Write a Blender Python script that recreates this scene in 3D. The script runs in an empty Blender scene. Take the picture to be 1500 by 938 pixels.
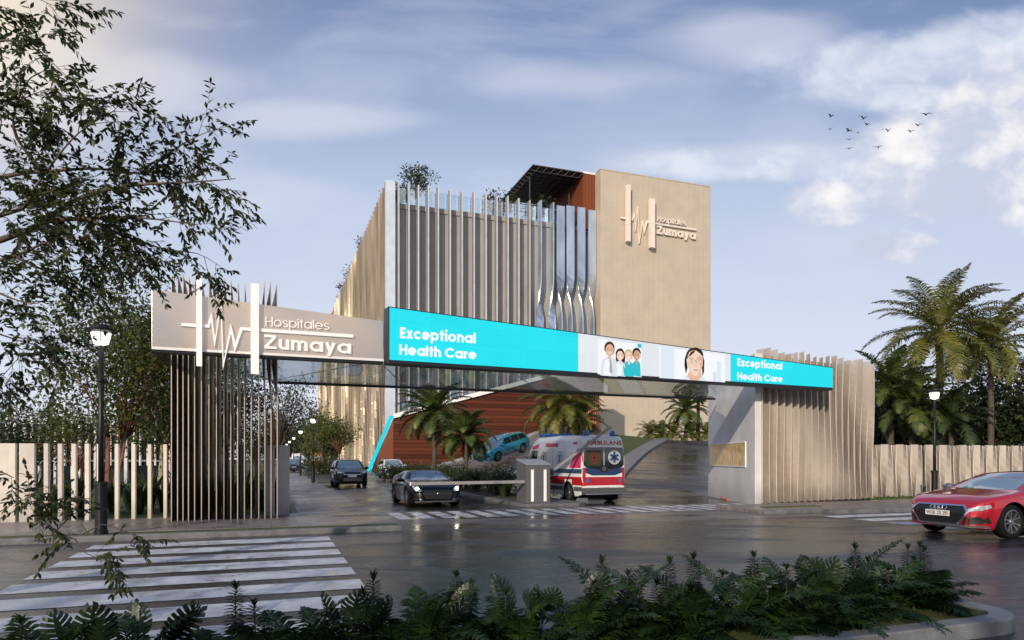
import bpy, bmesh, math, random
import numpy as np
from mathutils import Vector, Matrix, Euler
from mathutils.bvhtree import BVHTree
from mathutils.geometry import tessellate_polygon

R = math.radians
SC = bpy.context.scene
COL = SC.collection
EYE = 1.7
FP = 985.0                      # focal length in units of a 1500 wide frame
HX, HY = 750.0, 672.0
ANG = math.atan2(.337, .9415)
D2 = Vector((math.cos(ANG), math.sin(ANG), 0))     # along the street
D1 = Vector((-math.sin(ANG), math.cos(ANG), 0))    # along the driveway
UP = Vector((0, 0, 1))

def UV(u, v, z=0.0):
    return D2 * u + D1 * v + UP * z
def toUV(p):
    return p.dot(D2), p.dot(D1)
def P(x, y, Y):
    return Vector(((x - HX) / FP * Y, Y, EYE + (HY - y) / FP * Y))
def G(x, y, z=0.0):
    Y = (EYE - z) * FP / (y - HY)
    return Vector(((x - HX) / FP * Y, Y, z))
def onplane(x, y, p0, n):
    o = Vector((0, 0, EYE)); d = Vector(((x - HX) / FP, 1, (HY - y) / FP))
    t = (p0 - o).dot(n) / d.dot(n)
    return o + d * t

# ------------------------------------------------------------------ objects
WM = {}
def meta(o, label=None, cat=None, group=None, kind=None):
    if label: o['label'] = label
    if cat: o['category'] = cat
    if group: o['group'] = group
    if kind: o['kind'] = kind
    return o
def thing(name, loc=(0, 0, 0), rz=0.0, label=None, cat=None, group=None, rx=0.0, ry=0.0):
    o = bpy.data.objects.new(name, None); COL.objects.link(o)
    o.empty_display_size = .3
    o.location = loc; o.rotation_euler = (rx, ry, rz)
    WM[o] = Matrix.Translation(Vector(loc)) @ Euler((rx, ry, rz)).to_matrix().to_4x4()
    return meta(o, label, cat, group)
def link(name, me, parent=None, world=True, m4=None):
    """world=True: mesh coordinates are world ones and get moved into the parent's frame"""
    o = bpy.data.objects.new(name, me); COL.objects.link(o)
    if parent is not None:
        o.parent = parent
        if world:
            me.transform(WM[parent].inverted())
        WM[o] = WM[parent]
    else:
        WM[o] = Matrix.Identity(4)
    return o
def children(o):
    return [c for c in list(bpy.data.objects) if c.parent == o]
def copy_tree(o, parent=None, ch=None):
    if ch is None:
        ch = {}
        for x in bpy.data.objects:
            if x.parent: ch.setdefault(x.parent, []).append(x)
    c = o.copy(); COL.objects.link(c)
    if parent is not None: c.parent = parent
    WM[c] = WM[o]
    for k in ch.get(o, []): copy_tree(k, c, ch)
    return c
def ground_origin(o):
    """move a single mesh's origin to the middle of its base"""
    me = o.data
    vs = [v.co for v in me.vertices]
    mx = (min(v.x for v in vs) + max(v.x for v in vs)) / 2
    my = (min(v.y for v in vs) + max(v.y for v in vs)) / 2
    mz = min(v.z for v in vs)
    me.transform(Matrix.Translation((-mx, -my, -mz))); o.location = (mx, my, mz)
    WM[o] = Matrix.Translation((mx, my, mz))
    return o

class MB:
    def __init__(s): s.v = []; s.f = []; s.m = []; s.cur = 0; s.sm = []; s.smooth = False
    def add(s, vs, fs):
        b = len(s.v); s.v += [tuple(p) for p in vs]
        for f in fs:
            s.f.append([i + b for i in f]); s.m.append(s.cur); s.sm.append(s.smooth)
        return s
    def box(s, c, size, rz=0.0, M=None):
        x, y, z = size[0] / 2, size[1] / 2, size[2] / 2
        mt = Matrix.Translation(Vector(c)) @ Matrix.Rotation(rz, 4, 'Z')
        if M is not None: mt = Matrix.Translation(Vector(c)) @ M.to_4x4()
        vs = [mt @ Vector((a * x, b * y, d * z)) for a in (-1, 1) for b in (-1, 1) for d in (-1, 1)]
        return s.add(vs, [(0, 1, 3, 2), (4, 6, 7, 5), (0, 4, 5, 1), (2, 3, 7, 6), (0, 2, 6, 4), (1, 5, 7, 3)])
    def uvbox(s, u0, u1, v0, v1, z0, z1):
        return s.box(UV((u0 + u1) / 2, (v0 + v1) / 2, (z0 + z1) / 2), (abs(u1 - u0), abs(v1 - v0), abs(z1 - z0)), ANG)
    def quad(s, a, b, c, d): return s.add([a, b, c, d], [(0, 1, 2, 3)])
    def poly(s, pts): return s.add(pts, [tuple(range(len(pts)))])
    def prism(s, pts, d):
        """planar polygon pts extruded by vector d, ends triangulated"""
        d = Vector(d); n = len(pts); pts = [Vector(p) for p in pts]
        tr = tessellate_polygon([pts])
        vs = pts + [p + d for p in pts]
        fs = [tuple(t) for t in tr] + [tuple(i + n for i in reversed(t)) for t in tr]
        fs += [(i, i + n, (i + 1) % n + n, (i + 1) % n) for i in range(n)]
        return s.add(vs, fs)
    def tube(s, pts, rad, n=8, cap=True):
        pts = [Vector(p) for p in pts]
        if not hasattr(rad, '__len__'): rad = [rad] * len(pts)
        vs = []; ref = None
        for i, p in enumerate(pts):
            t = (pts[min(i + 1, len(pts) - 1)] - pts[max(i - 1, 0)])
            if t.length < 1e-9: t = Vector((0, 0, 1))
            t.normalize()
            if ref is None:
                ref = t.orthogonal().normalized()
            ref = (ref - t * ref.dot(t))
            if ref.length < 1e-6: ref = t.orthogonal()
            ref.normalize(); b = t.cross(ref)
            for k in range(n):
                a = 2 * math.pi * k / n
                vs.append(p + (ref * math.cos(a) + b * math.sin(a)) * rad[i])
        fs = []
        for i in range(len(pts) - 1):
            for k in range(n):
                k2 = (k + 1) % n
                fs.append((i * n + k, i * n + k2, (i + 1) * n + k2, (i + 1) * n + k))
        if cap:
            fs.append(tuple(reversed(range(n)))); fs.append(tuple(range((len(pts) - 1) * n, len(pts) * n)))
        return s.add(vs, fs)
    def lathe(s, prof, n=24, M=None, close=False):
        """prof: (r,z) list about local Z"""
        M = M or Matrix.Identity(4); vs = []
        for r, z in prof:
            for k in range(n):
                a = 2 * math.pi * k / n
                vs.append(M @ Vector((r * math.cos(a), r * math.sin(a), z)))
        fs = []; m = len(prof)
        for i in range(m - 1 + (1 if close else 0)):
            j = (i + 1) % m
            for k in range(n):
                k2 = (k + 1) % n
                fs.append((i * n + k, i * n + k2, j * n + k2, j * n + k))
        if not close:
            if prof[0][0] > 1e-4: fs.append(tuple(reversed(range(n))))
            if prof[-1][0] > 1e-4: fs.append(tuple(range((m - 1) * n, m * n)))
        return s.add(vs, fs)
    def loft(s, rows):
        n = len(rows[0]); vs = [p for r in rows for p in r]
        fs = [(i * n + j, i * n + j + 1, (i + 1) * n + j + 1, (i + 1) * n + j) for i in range(len(rows) - 1) for j in range(n - 1)]
        return s.add(vs, fs)
    def mesh(s, name, mats):
        me = bpy.data.meshes.new(name); me.from_pydata(s.v, [], s.f)
        if not isinstance(mats, (list, tuple)): mats = [mats]
        for m in mats: me.materials.append(m)
        me.polygons.foreach_set('material_index', s.m)
        me.polygons.foreach_set('use_smooth', s.sm)
        me.update(); return me
    def build(s, name, mats, parent=None, bevel=0, world=True, kind=None, fix=True):
        me = s.mesh(name, mats)
        if fix:
            bm = bmesh.new(); bm.from_mesh(me); bmesh.ops.recalc_face_normals(bm, faces=bm.faces); bm.to_mesh(me); bm.free()
        o = link(name, me, parent, world)
        if bevel:
            b = o.modifiers.new('bevel', 'BEVEL'); b.width = bevel; b.segments = 2; b.limit_method = 'ANGLE'; b.angle_limit = R(40)
        if kind: o['kind'] = kind
        return o

def np_mesh(name, V, k, mat, smooth=False):
    """V (n*k,3): n polygons of k own vertices each"""
    V = np.asarray(V, dtype=np.float32).reshape(-1, 3); n = len(V) // k
    me = bpy.data.meshes.new(name)
    me.vertices.add(n * k); me.vertices.foreach_set('co', V.ravel())
    me.loops.add(n * k); me.loops.foreach_set('vertex_index', np.arange(n * k, dtype=np.int32))
    me.polygons.add(n); me.polygons.foreach_set('loop_start', np.arange(0, n * k, k, dtype=np.int32))
    me.materials.append(mat)
    me.update(calc_edges=True); me.validate()
    return me
def unit(a): return a / np.maximum(np.linalg.norm(a, axis=-1, keepdims=True), 1e-9)
def leaf_verts(c, d, up, L, Wd, hexa=False, curl=.15):
    """c base (n,3), d direction, up approx normal; L, Wd (n,)"""
    d = unit(d); s = unit(np.cross(d, up)); nn = np.cross(s, d)
    L = np.asarray(L)[:, None]; Wd = np.asarray(Wd)[:, None]
    if not hexa:
        V = np.stack([c, c + d * L * .5 + s * Wd * .5 - nn * L * curl * .3, c + d * L - nn * L * curl, c + d * L * .5 - s * Wd * .5 - nn * L * curl * .3], 1)
        return V, 4
    pts = []
    for t, w in ((0, 0), (.25, .42), (.6, .5), (1, 0), (.6, -.5), (.25, -.42)):
        pts.append(c + d * L * t + s * Wd * w - nn * L * curl * t * t)
    return np.stack(pts, 1), 6

# ------------------------------------------------------------------ materials
MT = {}
def nd(nt, t, **k):
    n = nt.nodes.new(t)
    for a, b in k.items(): setattr(n, a, b)
    return n
def setp(b, **k):
    for a, v in k.items():
        s = b.inputs[a.replace('_', ' ')]
        if hasattr(v, 'is_output'): b.id_data.links.new(v, s)
        else: s.default_value = (*v, 1) if isinstance(v, tuple) and len(v) == 3 else v
def mat(name, col, rough=.5, metal=0.0, var=0.0, vscale=5.0, bump=0.0, bscale=60.0, rvar=0.0, coat=0.0, col2=None, stretch=None, emit=None, es=1.0, detail=4.0, spec=None):
    m = bpy.data.materials.new(name); m.use_nodes = True; nt = m.node_tree
    b = nt.nodes['Principled BSDF']
    setp(b, Base_Color=col, Roughness=rough, Metallic=metal)
    if spec is not None: b.inputs['Specular IOR Level'].default_value = spec
    if coat: setp(b, Coat_Weight=coat, Coat_Roughness=.04)
    if emit: setp(b, Emission_Color=emit, Emission_Strength=es)
    geo = nd(nt, 'ShaderNodeNewGeometry'); src = geo.outputs['Position']
    if stretch:
        mp = nd(nt, 'ShaderNodeMapping'); mp.inputs['Scale'].default_value = stretch
        nt.links.new(src, mp.inputs['Vector']); src = mp.outputs['Vector']
    if var or col2:
        nz = nd(nt, 'ShaderNodeTexNoise'); nz.inputs['Scale'].default_value = vscale; nz.inputs['Detail'].default_value = detail
        nt.links.new(src, nz.inputs['Vector'])
        rp = nd(nt, 'ShaderNodeMapRange'); rp.inputs['From Min'].default_value = .3; rp.inputs['From Max'].default_value = .7
        nt.links.new(nz.outputs['Fac'], rp.inputs['Value'])
        mx = nd(nt, 'ShaderNodeMix', data_type='RGBA')
        c2 = col2 or tuple(c * (1 + var) for c in col); c1 = col if col2 else tuple(c * (1 - var) for c in col)
        mx.inputs[6].default_value = (*c1, 1); mx.inputs[7].default_value = (*c2, 1)
        nt.links.new(rp.outputs[0], mx.inputs[0]); nt.links.new(mx.outputs[2], b.inputs['Base Color'])
        if rvar:
            r2 = nd(nt, 'ShaderNodeMapRange'); r2.inputs['From Min'].default_value = .35; r2.inputs['From Max'].default_value = .65
            r2.inputs['To Min'].default_value = max(.02, rough - rvar); r2.inputs['To Max'].default_value = rough + rvar
            nt.links.new(nz.outputs['Fac'], r2.inputs['Value']); nt.links.new(r2.outputs[0], b.inputs['Roughness'])
    if name.startswith(('fin_', 'fence', 'concrete', 'planter', 'kerb')):       # pieces differ a little in tone and are grimier near the ground
        oi = nd(nt, 'ShaderNodeObjectInfo'); r0 = nd(nt, 'ShaderNodeMapRange'); r0.inputs['To Min'].default_value = .88; r0.inputs['To Max'].default_value = 1.10; nt.links.new(oi.outputs['Random'], r0.inputs['Value'])
        sz = nd(nt, 'ShaderNodeSeparateXYZ'); nt.links.new(geo.outputs['Position'], sz.inputs[0])
        dn = nd(nt, 'ShaderNodeTexNoise'); dn.inputs['Scale'].default_value = 2.2; dn.inputs['Detail'].default_value = 7; nt.links.new(geo.outputs['Position'], dn.inputs['Vector'])
        hh = nd(nt, 'ShaderNodeMath', operation='MULTIPLY_ADD'); hh.inputs[1].default_value = -1.1; nt.links.new(dn.outputs['Fac'], hh.inputs[0]); nt.links.new(sz.outputs['Z'], hh.inputs[2])
        r1 = nd(nt, 'ShaderNodeMapRange'); r1.inputs['From Min'].default_value = -.6; r1.inputs['From Max'].default_value = .35; r1.inputs['To Min'].default_value = .62; nt.links.new(hh.outputs[0], r1.inputs['Value'])
        mm = nd(nt, 'ShaderNodeMath', operation='MULTIPLY'); nt.links.new(r0.outputs[0], mm.inputs[0]); nt.links.new(r1.outputs[0], mm.inputs[1])
        vs_ = nd(nt, 'ShaderNodeVectorMath', operation='SCALE'); nt.links.new(mm.outputs[0], vs_.inputs['Scale'])
        lk = b.inputs['Base Color'].links
        if lk: nt.links.new(lk[0].from_socket, vs_.inputs[0])
        else: vs_.inputs[0].default_value = col
        nt.links.new(vs_.outputs[0], b.inputs['Base Color'])
    if bump:
        n2 = nd(nt, 'ShaderNodeTexNoise'); n2.inputs['Scale'].default_value = bscale; n2.inputs['Detail'].default_value = 3
        nt.links.new(src, n2.inputs['Vector'])
        bp = nd(nt, 'ShaderNodeBump'); bp.inputs['Strength'].default_value = bump; bp.inputs['Distance'].default_value = .02
        nt.links.new(n2.outputs['Fac'], bp.inputs['Height']); nt.links.new(bp.outputs['Normal'], b.inputs['Normal'])
    MT[name] = m; return m
def emis(name, col, s=1.0):
    m = bpy.data.materials.new(name); m.use_nodes = True; nt = m.node_tree; nt.nodes.clear()
    e = nd(nt, 'ShaderNodeEmission'); e.inputs[0].default_value = (*col, 1); e.inputs[1].default_value = s
    o = nd(nt, 'ShaderNodeOutputMaterial'); nt.links.new(e.outputs[0], o.inputs[0]); MT[name] = m; return m
def leafmat(name, c1, c2, trans=.35, rough=.45, vscale=1.2, fine=9.0, spec=.4):
    m = bpy.data.materials.new(name); m.use_nodes = True; nt = m.node_tree; b = nt.nodes['Principled BSDF']
    out = nt.nodes['Material Output']
    geo = nd(nt, 'ShaderNodeNewGeometry')
    nz = nd(nt, 'ShaderNodeTexNoise'); nz.inputs['Scale'].default_value = vscale; nz.inputs['Detail'].default_value = 3
    n3 = nd(nt, 'ShaderNodeTexNoise'); n3.inputs['Scale'].default_value = fine
    nt.links.new(geo.outputs['Position'], nz.inputs['Vector']); nt.links.new(geo.outputs['Position'], n3.inputs['Vector'])
    ad = nd(nt, 'ShaderNodeMath', operation='ADD'); nt.links.new(nz.outputs['Fac'], ad.inputs[0]); nt.links.new(n3.outputs['Fac'], ad.inputs[1])
    rp = nd(nt, 'ShaderNodeMapRange'); rp.inputs['From Min'].default_value = .75; rp.inputs['From Max'].default_value = 1.3
    nt.links.new(ad.outputs[0], rp.inputs['Value'])
    mx = nd(nt, 'ShaderNodeMix', data_type='RGBA'); mx.inputs[6].default_value = (*c1, 1); mx.inputs[7].default_value = (*c2, 1)
    nt.links.new(rp.outputs[0], mx.inputs[0]); nt.links.new(mx.outputs[2], b.inputs['Base Color'])
    b.inputs['Roughness'].default_value = rough; b.inputs['Specular IOR Level'].default_value = spec
    tr = nd(nt, 'ShaderNodeBsdfTranslucent'); nt.links.new(mx.outputs[2], tr.inputs[0])
    ms = nd(nt, 'ShaderNodeMixShader'); ms.inputs[0].default_value = trans
    nt.links.new(b.outputs[0], ms.inputs[1]); nt.links.new(tr.outputs[0], ms.inputs[2]); nt.links.new(ms.outputs[0], out.inputs[0])
    MT[name] = m; return m
def wetmat(name, dry, wet, scale=.35, rlo=.10, rhi=.5, paver=None, bump=.15, rot=ANG, aniso=(1, 1, 1), speck=.35, wave=0.0, ior=.5):
    """paving or asphalt with wet, shinier patches"""
    m = bpy.data.materials.new(name); m.use_nodes = True; nt = m.node_tree; b = nt.nodes['Principled BSDF']
    geo = nd(nt, 'ShaderNodeNewGeometry'); mp = nd(nt, 'ShaderNodeMapping'); mp.vector_type = 'POINT'
    mp.inputs['Rotation'].default_value = (0, 0, -rot); mp.inputs['Scale'].default_value = aniso
    nt.links.new(geo.outputs['Position'], mp.inputs['Vector'])
    nz = nd(nt, 'ShaderNodeTexNoise'); nz.inputs['Scale'].default_value = scale; nz.inputs['Detail'].default_value = 7; nz.inputs['Roughness'].default_value = .62; nz.inputs['Distortion'].default_value = .6
    nt.links.new(mp.outputs[0], nz.inputs['Vector'])
    rp = nd(nt, 'ShaderNodeMapRange'); rp.inputs['From Min'].default_value = .40; rp.inputs['From Max'].default_value = .62
    nt.links.new(nz.outputs['Fac'], rp.inputs['Value'])
    mx = nd(nt, 'ShaderNodeMix', data_type='RGBA'); mx.inputs[6].default_value = (*wet, 1); mx.inputs[7].default_value = (*dry, 1)
    nt.links.new(rp.outputs[0], mx.inputs[0])
    n2 = nd(nt, 'ShaderNodeTexNoise'); n2.inputs['Scale'].default_value = 55; n2.inputs['Detail'].default_value = 4
    nt.links.new(geo.outputs['Position'], n2.inputs['Vector'])
    m2 = nd(nt, 'ShaderNodeMapRange'); m2.inputs['From Min'].default_value = .3; m2.inputs['From Max'].default_value = .7
    m2.inputs['To Min'].default_value = 1 - speck; m2.inputs['To Max'].default_value = 1 + speck
    nt.links.new(n2.outputs['Fac'], m2.inputs['Value'])
    ml = nd(nt, 'ShaderNodeVectorMath', operation='SCALE'); nt.links.new(mx.outputs[2], ml.inputs[0]); nt.links.new(m2.outputs[0], ml.inputs['Scale'])
    colo = ml.outputs[0]; height = n2.outputs['Fac']
    if paver:
        mq = nd(nt, 'ShaderNodeMapping'); mq.inputs['Rotation'].default_value = (0, 0, -rot); nt.links.new(geo.outputs['Position'], mq.inputs['Vector'])
        br = nd(nt, 'ShaderNodeTexBrick'); br.inputs['Scale'].default_value = 1; br.inputs['Brick Width'].default_value = paver[0]; br.inputs['Row Height'].default_value = paver[1]
        br.inputs['Mortar Size'].default_value = paver[2]; br.inputs['Color1'].default_value = (1, 1, 1, 1); br.inputs['Color2'].default_value = (.75, .75, .75, 1); br.inputs['Mortar'].default_value = (.35, .35, .35, 1)
        nt.links.new(mq.outputs[0], br.inputs['Vector'])
        mm = nd(nt, 'ShaderNodeVectorMath', operation='MULTIPLY'); nt.links.new(colo, mm.inputs[0]); nt.links.new(br.outputs['Color'], mm.inputs[1]); colo = mm.outputs[0]
    nt.links.new(colo, b.inputs['Base Color'])
    r2 = nd(nt, 'ShaderNodeMapRange'); r2.inputs['To Min'].default_value = rlo; r2.inputs['To Max'].default_value = rhi
    nt.links.new(rp.outputs[0], r2.inputs['Value']); nt.links.new(r2.outputs[0], b.inputs['Roughness'])
    bp = nd(nt, 'ShaderNodeBump'); bp.inputs['Distance'].default_value = .01
    bs = nd(nt, 'ShaderNodeMapRange'); bs.inputs['To Min'].default_value = bump * .25; bs.inputs['To Max'].default_value = bump
    nt.links.new(rp.outputs[0], bs.inputs['Value']); nt.links.new(bs.outputs[0], bp.inputs['Strength'])
    nt.links.new(height, bp.inputs['Height']); nt.links.new(bp.outputs[0], b.inputs['Normal'])
    b.inputs['Specular IOR Level'].default_value = ior
    if wave:
        w2 = nd(nt, 'ShaderNodeTexNoise'); w2.inputs['Scale'].default_value = 5; w2.inputs['Detail'].default_value = 6; w2.inputs['Roughness'].default_value = .65; nt.links.new(mp.outputs[0], w2.inputs['Vector'])
        b2 = nd(nt, 'ShaderNodeBump'); b2.inputs['Distance'].default_value = .05; b2.inputs['Strength'].default_value = wave
        nt.links.new(w2.outputs['Fac'], b2.inputs['Height']); nt.links.new(bp.outputs[0], b2.inputs['Normal']); nt.links.new(b2.outputs[0], b.inputs['Normal'])
    MT[name] = m; return m

wetmat('ramp_asphalt', (.085, .078, .075), (.035, .034, .036), scale=.35, rlo=.22, rhi=.55, bump=.5, aniso=(.5, 1.5, 1))
wetmat('asphalt', (.027, .030, .037), (.012, .014, .018), scale=.42, rlo=.07, rhi=.44, bump=.6, aniso=(.45, 1.7, 1), wave=.42, ior=.75)
wetmat('drive_asphalt', (.055, .050, .048), (.022, .022, .024), scale=.3, rlo=.12, rhi=.42, bump=.4, aniso=(1.2, .5, 1))
wetmat('apron', (.13, .125, .125), (.07, .07, .075), scale=.45, rlo=.14, rhi=.5, bump=.25, aniso=(.5, 1.4, 1), speck=.18)
wetmat('pavers', (.27, .235, .215), (.17, .155, .15), scale=.6, rlo=.25, rhi=.6, paver=(.6, .3, .012), bump=.3, speck=.2)
wetmat('road_paint', (.62, .65, .71), (.40, .42, .47), scale=2.2, rlo=.22, rhi=.62, bump=.4, speck=.16)
mat('kerb_stone', (.20, .205, .215), .6, var=.3, vscale=4, bump=.5, bscale=40)
mat('planter_stone', (.24, .26, .285), .65, var=.22, vscale=3, bump=.5, bscale=60)
mat('lawn', (.035, .06, .012), .8, col2=(.085, .115, .025), vscale=2.5, bump=1.0, bscale=50)
mat('moss', (.03, .05, .012), .9, col2=(.085, .10, .025), vscale=9, bump=1.0, bscale=70, detail=8)
mat('soil', (.03, .026, .018), .9, col2=(.05, .05, .02), vscale=3, bump=1, bscale=30)
mat('concrete_smooth', (.70, .69, .69), .55, var=.10, vscale=1.1, bump=.12, bscale=30)
mat('fence_paint', (.70, .64, .57), .6, var=.08, vscale=3, bump=.1)
mat('fin_beige', (.585, .525, .47), .42, metal=.2, var=.2, vscale=1.4, bump=.1, stretch=(1, 1, .3))
mat('fin_brown', (.27, .145, .095), .36, metal=.45, var=.3, vscale=1.5, stretch=(2, 2, .35), rvar=.1)
mat('fin_edge', (.62, .55, .49), .45, metal=.2)
mat('fin_front', (.35, .29, .245), .45, metal=.2, var=.10, vscale=1)
mat('fin_silver', (.60, .66, .73), .4, metal=.3, var=.08, vscale=1)
mat('fin_mirror', (.50, .57, .66), .24, metal=.75, var=.2, vscale=.8, stretch=(1, 1, .3))
mat('fin_metal', (.37, .30, .235), .42, metal=.25, var=.2, vscale=.5, stretch=(1, 1, .25), rvar=.1)
mat('fin_gold', (.40, .33, .235), .42, metal=.35, var=.25, vscale=.35, stretch=(1, 1, .3), rvar=.1)
mat('facade_wall', (.33, .325, .32), .7, var=.10, vscale=.25)
mat('roof_gravel', (.2, .19, .18), .9)
mat('panel_metal', (.74, .57, .41), .24, metal=.6, col2=(.46, .47, .49), vscale=.34, stretch=(1, 1, 1.6), rvar=.06)  # warm and grey mottling in the colour stands in for reflections
mat('panel_trim', (.85, .83, .80), .4)
mat('black_metal', (.010, .011, .012), .42, metal=.3, var=.3, vscale=20)
mat('dark_steel', (.03, .032, .035), .4, metal=.5)
mat('kiosk_grey', (.10, .10, .108), .5, var=.15, vscale=20, bump=.2, bscale=200)
mat('kiosk_top', (.35, .39, .45), .35, metal=.3, var=.1, vscale=8)
mat('arm_grey', (.27, .27, .27), .45, var=.08, vscale=8)
mat('sign_white', (.92, .90, .88), .5, emit=(1, .93, .86), es=.10)
mat('logo_beige', (.78, .70, .62), .5)
emis('lamp_glow', (1, .95, .86), 2.4)
emis('strip_glow', (1, .90, .80), 1.0)
emis('cyan_screen', (.030, .83, .955), .98)
emis('white_screen', (.86, .90, .96), .97)
emis('cyan_strip', (.02, .78, .95), .95)
emis('screen_text', (1, 1, 1), 1.02)
emis('head_glow', (1, .88, .68), 22)
emis('lobby_glow', (1, .70, .36), .95)
mat('bark', (.10, .075, .055), .85, var=.35, vscale=8, bump=.8, bscale=25, stretch=(1, 1, .3))
mat('bark_red', (.17, .075, .045), .8, var=.3, vscale=8, bump=.6, bscale=25)
mat('bark_pale', (.30, .28, .22), .85, var=.35, vscale=5, bump=.6, bscale=15)
mat('palm_bark', (.085, .065, .05), .9, var=.4, vscale=9, bump=1, bscale=18, stretch=(.6, .6, 3))
leafmat('leaf_near', (.018, .032, .010), (.070, .090, .022), .40)
leafmat('leaf_mid', (.030, .050, .012), (.13, .145, .030), .35)
leafmat('leaf_dark', (.014, .026, .010), (.045, .065, .020), .2)
leafmat('leaf_bright', (.07, .10, .02), (.20, .22, .05), .35)
leafmat('palm_gold', (.07, .09, .018), (.27, .25, .055), .3, fine=3)
leafmat('palm_green', (.030, .060, .020), (.16, .19, .045), .25, fine=3)
leafmat('palm_dark', (.02, .04, .018), (.07, .10, .035), .2, fine=3)
leafmat('plant_deep', (.005, .016, .006), (.020, .046, .014), .12, rough=.5, vscale=5, fine=20, spec=.15)
leafmat('plant_mid', (.012, .034, .008), (.045, .082, .018), .18, rough=.42, vscale=5, fine=20, spec=.22)
leafmat('hedge_leaf', (.016, .034, .012), (.055, .08, .025), .2)
leafmat('plant_leaf', (.008, .020, .008), (.022, .042, .016), .10, rough=.42, vscale=5, fine=20)

def screenmat(name, col, s):
    m = emis(name, col, s); nt = m.node_tree; e = [n for n in nt.nodes if n.type == 'EMISSION'][0]
    geo = nd(nt, 'ShaderNodeNewGeometry'); mp = nd(nt, 'ShaderNodeMapping'); mp.inputs['Rotation'].default_value = (0, 0, -.445); nt.links.new(geo.outputs['Position'], mp.inputs['Vector'])
    sx = nd(nt, 'ShaderNodeSeparateXYZ'); nt.links.new(mp.outputs[0], sx.inputs[0]); cx = nd(nt, 'ShaderNodeCombineXYZ'); nt.links.new(sx.outputs['X'], cx.inputs['X']); nt.links.new(sx.outputs['Z'], cx.inputs['Y'])
    br = nd(nt, 'ShaderNodeTexBrick'); br.offset = 0; br.inputs['Scale'].default_value = 1; br.inputs['Brick Width'].default_value = .96; br.inputs['Row Height'].default_value = .48; br.inputs['Mortar Size'].default_value = .004
    br.inputs['Color1'].default_value = (*col, 1); br.inputs['Color2'].default_value = tuple(c * .955 for c in col) + (1,); br.inputs['Mortar'].default_value = tuple(c * .88 for c in col) + (1,)
    nt.links.new(cx.outputs[0], br.inputs['Vector'])
    nz = nd(nt, 'ShaderNodeTexNoise'); nz.inputs['Scale'].default_value = .5; nt.links.new(mp.outputs[0], nz.inputs['Vector'])
    mr = nd(nt, 'ShaderNodeMapRange'); mr.inputs['To Min'].default_value = .90; mr.inputs['To Max'].default_value = 1.08; nt.links.new(nz.outputs['Fac'], mr.inputs['Value'])
    sc = nd(nt, 'ShaderNodeVectorMath', operation='SCALE'); nt.links.new(br.outputs['Color'], sc.inputs[0]); nt.links.new(mr.outputs[0], sc.inputs['Scale']); nt.links.new(sc.outputs[0], e.inputs[0])
screenmat('cyan_screen', (.030, .83, .955), .98); screenmat('white_screen', (.86, .90, .96), .97)
# wood cladding
def woodmat(name, c1, c2, row=.32, vertical=False, dark=.35):
    m = bpy.data.materials.new(name); m.use_nodes = True; nt = m.node_tree; b = nt.nodes['Principled BSDF']
    geo = nd(nt, 'ShaderNodeNewGeometry'); mp = nd(nt, 'ShaderNodeMapping')
    mp.inputs['Rotation'].default_value = (0, 0, -ANG); nt.links.new(geo.outputs['Position'], mp.inputs['Vector'])
    sx = nd(nt, 'ShaderNodeSeparateXYZ'); nt.links.new(mp.outputs[0], sx.inputs[0])
    dv = nd(nt, 'ShaderNodeMath', operation='DIVIDE'); dv.inputs[1].default_value = row
    nt.links.new(sx.outputs['X' if vertical else 'Z'], dv.inputs[0])
    fl = nd(nt, 'ShaderNodeMath', operation='FLOOR'); nt.links.new(dv.outputs[0], fl.inputs[0])
    fr = nd(nt, 'ShaderNodeMath', operation='FRACT'); nt.links.new(dv.outputs[0], fr.inputs[0])
    wn = nd(nt, 'ShaderNodeTexWhiteNoise', noise_dimensions='1D'); nt.links.new(fl.outputs[0], wn.inputs['W'])
    n = nd(nt, 'ShaderNodeTexNoise'); m2 = nd(nt, 'ShaderNodeMapping'); m2.inputs['Scale'].default_value = (6, 6, .3) if vertical else (.3, .3, 5)
    nt.links.new(mp.outputs[0], m2.inputs[0]); nt.links.new(m2.outputs[0], n.inputs['Vector']); n.inputs['Detail'].default_value = 5
    ad = nd(nt, 'ShaderNodeMath', operation='ADD'); nt.links.new(wn.outputs['Value'], ad.inputs[0]); nt.links.new(n.outputs['Fac'], ad.inputs[1])
    hf = nd(nt, 'ShaderNodeMath', operation='MULTIPLY'); hf.inputs[1].default_value = .55; nt.links.new(ad.outputs[0], hf.inputs[0])
    mx = nd(nt, 'ShaderNodeMix', data_type='RGBA'); mx.inputs[6].default_value = (*c1, 1); mx.inputs[7].default_value = (*c2, 1); nt.links.new(hf.outputs[0], mx.inputs[0])
    gt = nd(nt, 'ShaderNodeMath', operation='GREATER_THAN'); gt.inputs[1].default_value = .14; nt.links.new(fr.outputs[0], gt.inputs[0])
    mr = nd(nt, 'ShaderNodeMapRange'); mr.inputs['To Min'].default_value = dark; nt.links.new(gt.outputs[0], mr.inputs['Value'])
    sc = nd(nt, 'ShaderNodeVectorMath', operation='SCALE'); nt.links.new(mx.outputs[2], sc.inputs[0]); nt.links.new(mr.outputs[0], sc.inputs['Scale'])
    nt.links.new(sc.outputs[0], b.inputs['Base Color']); b.inputs['Roughness'].default_value = .6; b.inputs['Specular IOR Level'].default_value = .2
    MT[name] = m
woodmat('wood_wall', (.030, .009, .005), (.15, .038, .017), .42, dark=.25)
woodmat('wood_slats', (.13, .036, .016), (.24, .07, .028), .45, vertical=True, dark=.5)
woodmat('wood_side', (.22, .065, .022), (.27, .085, .03), 1.6, dark=.9)
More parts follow.
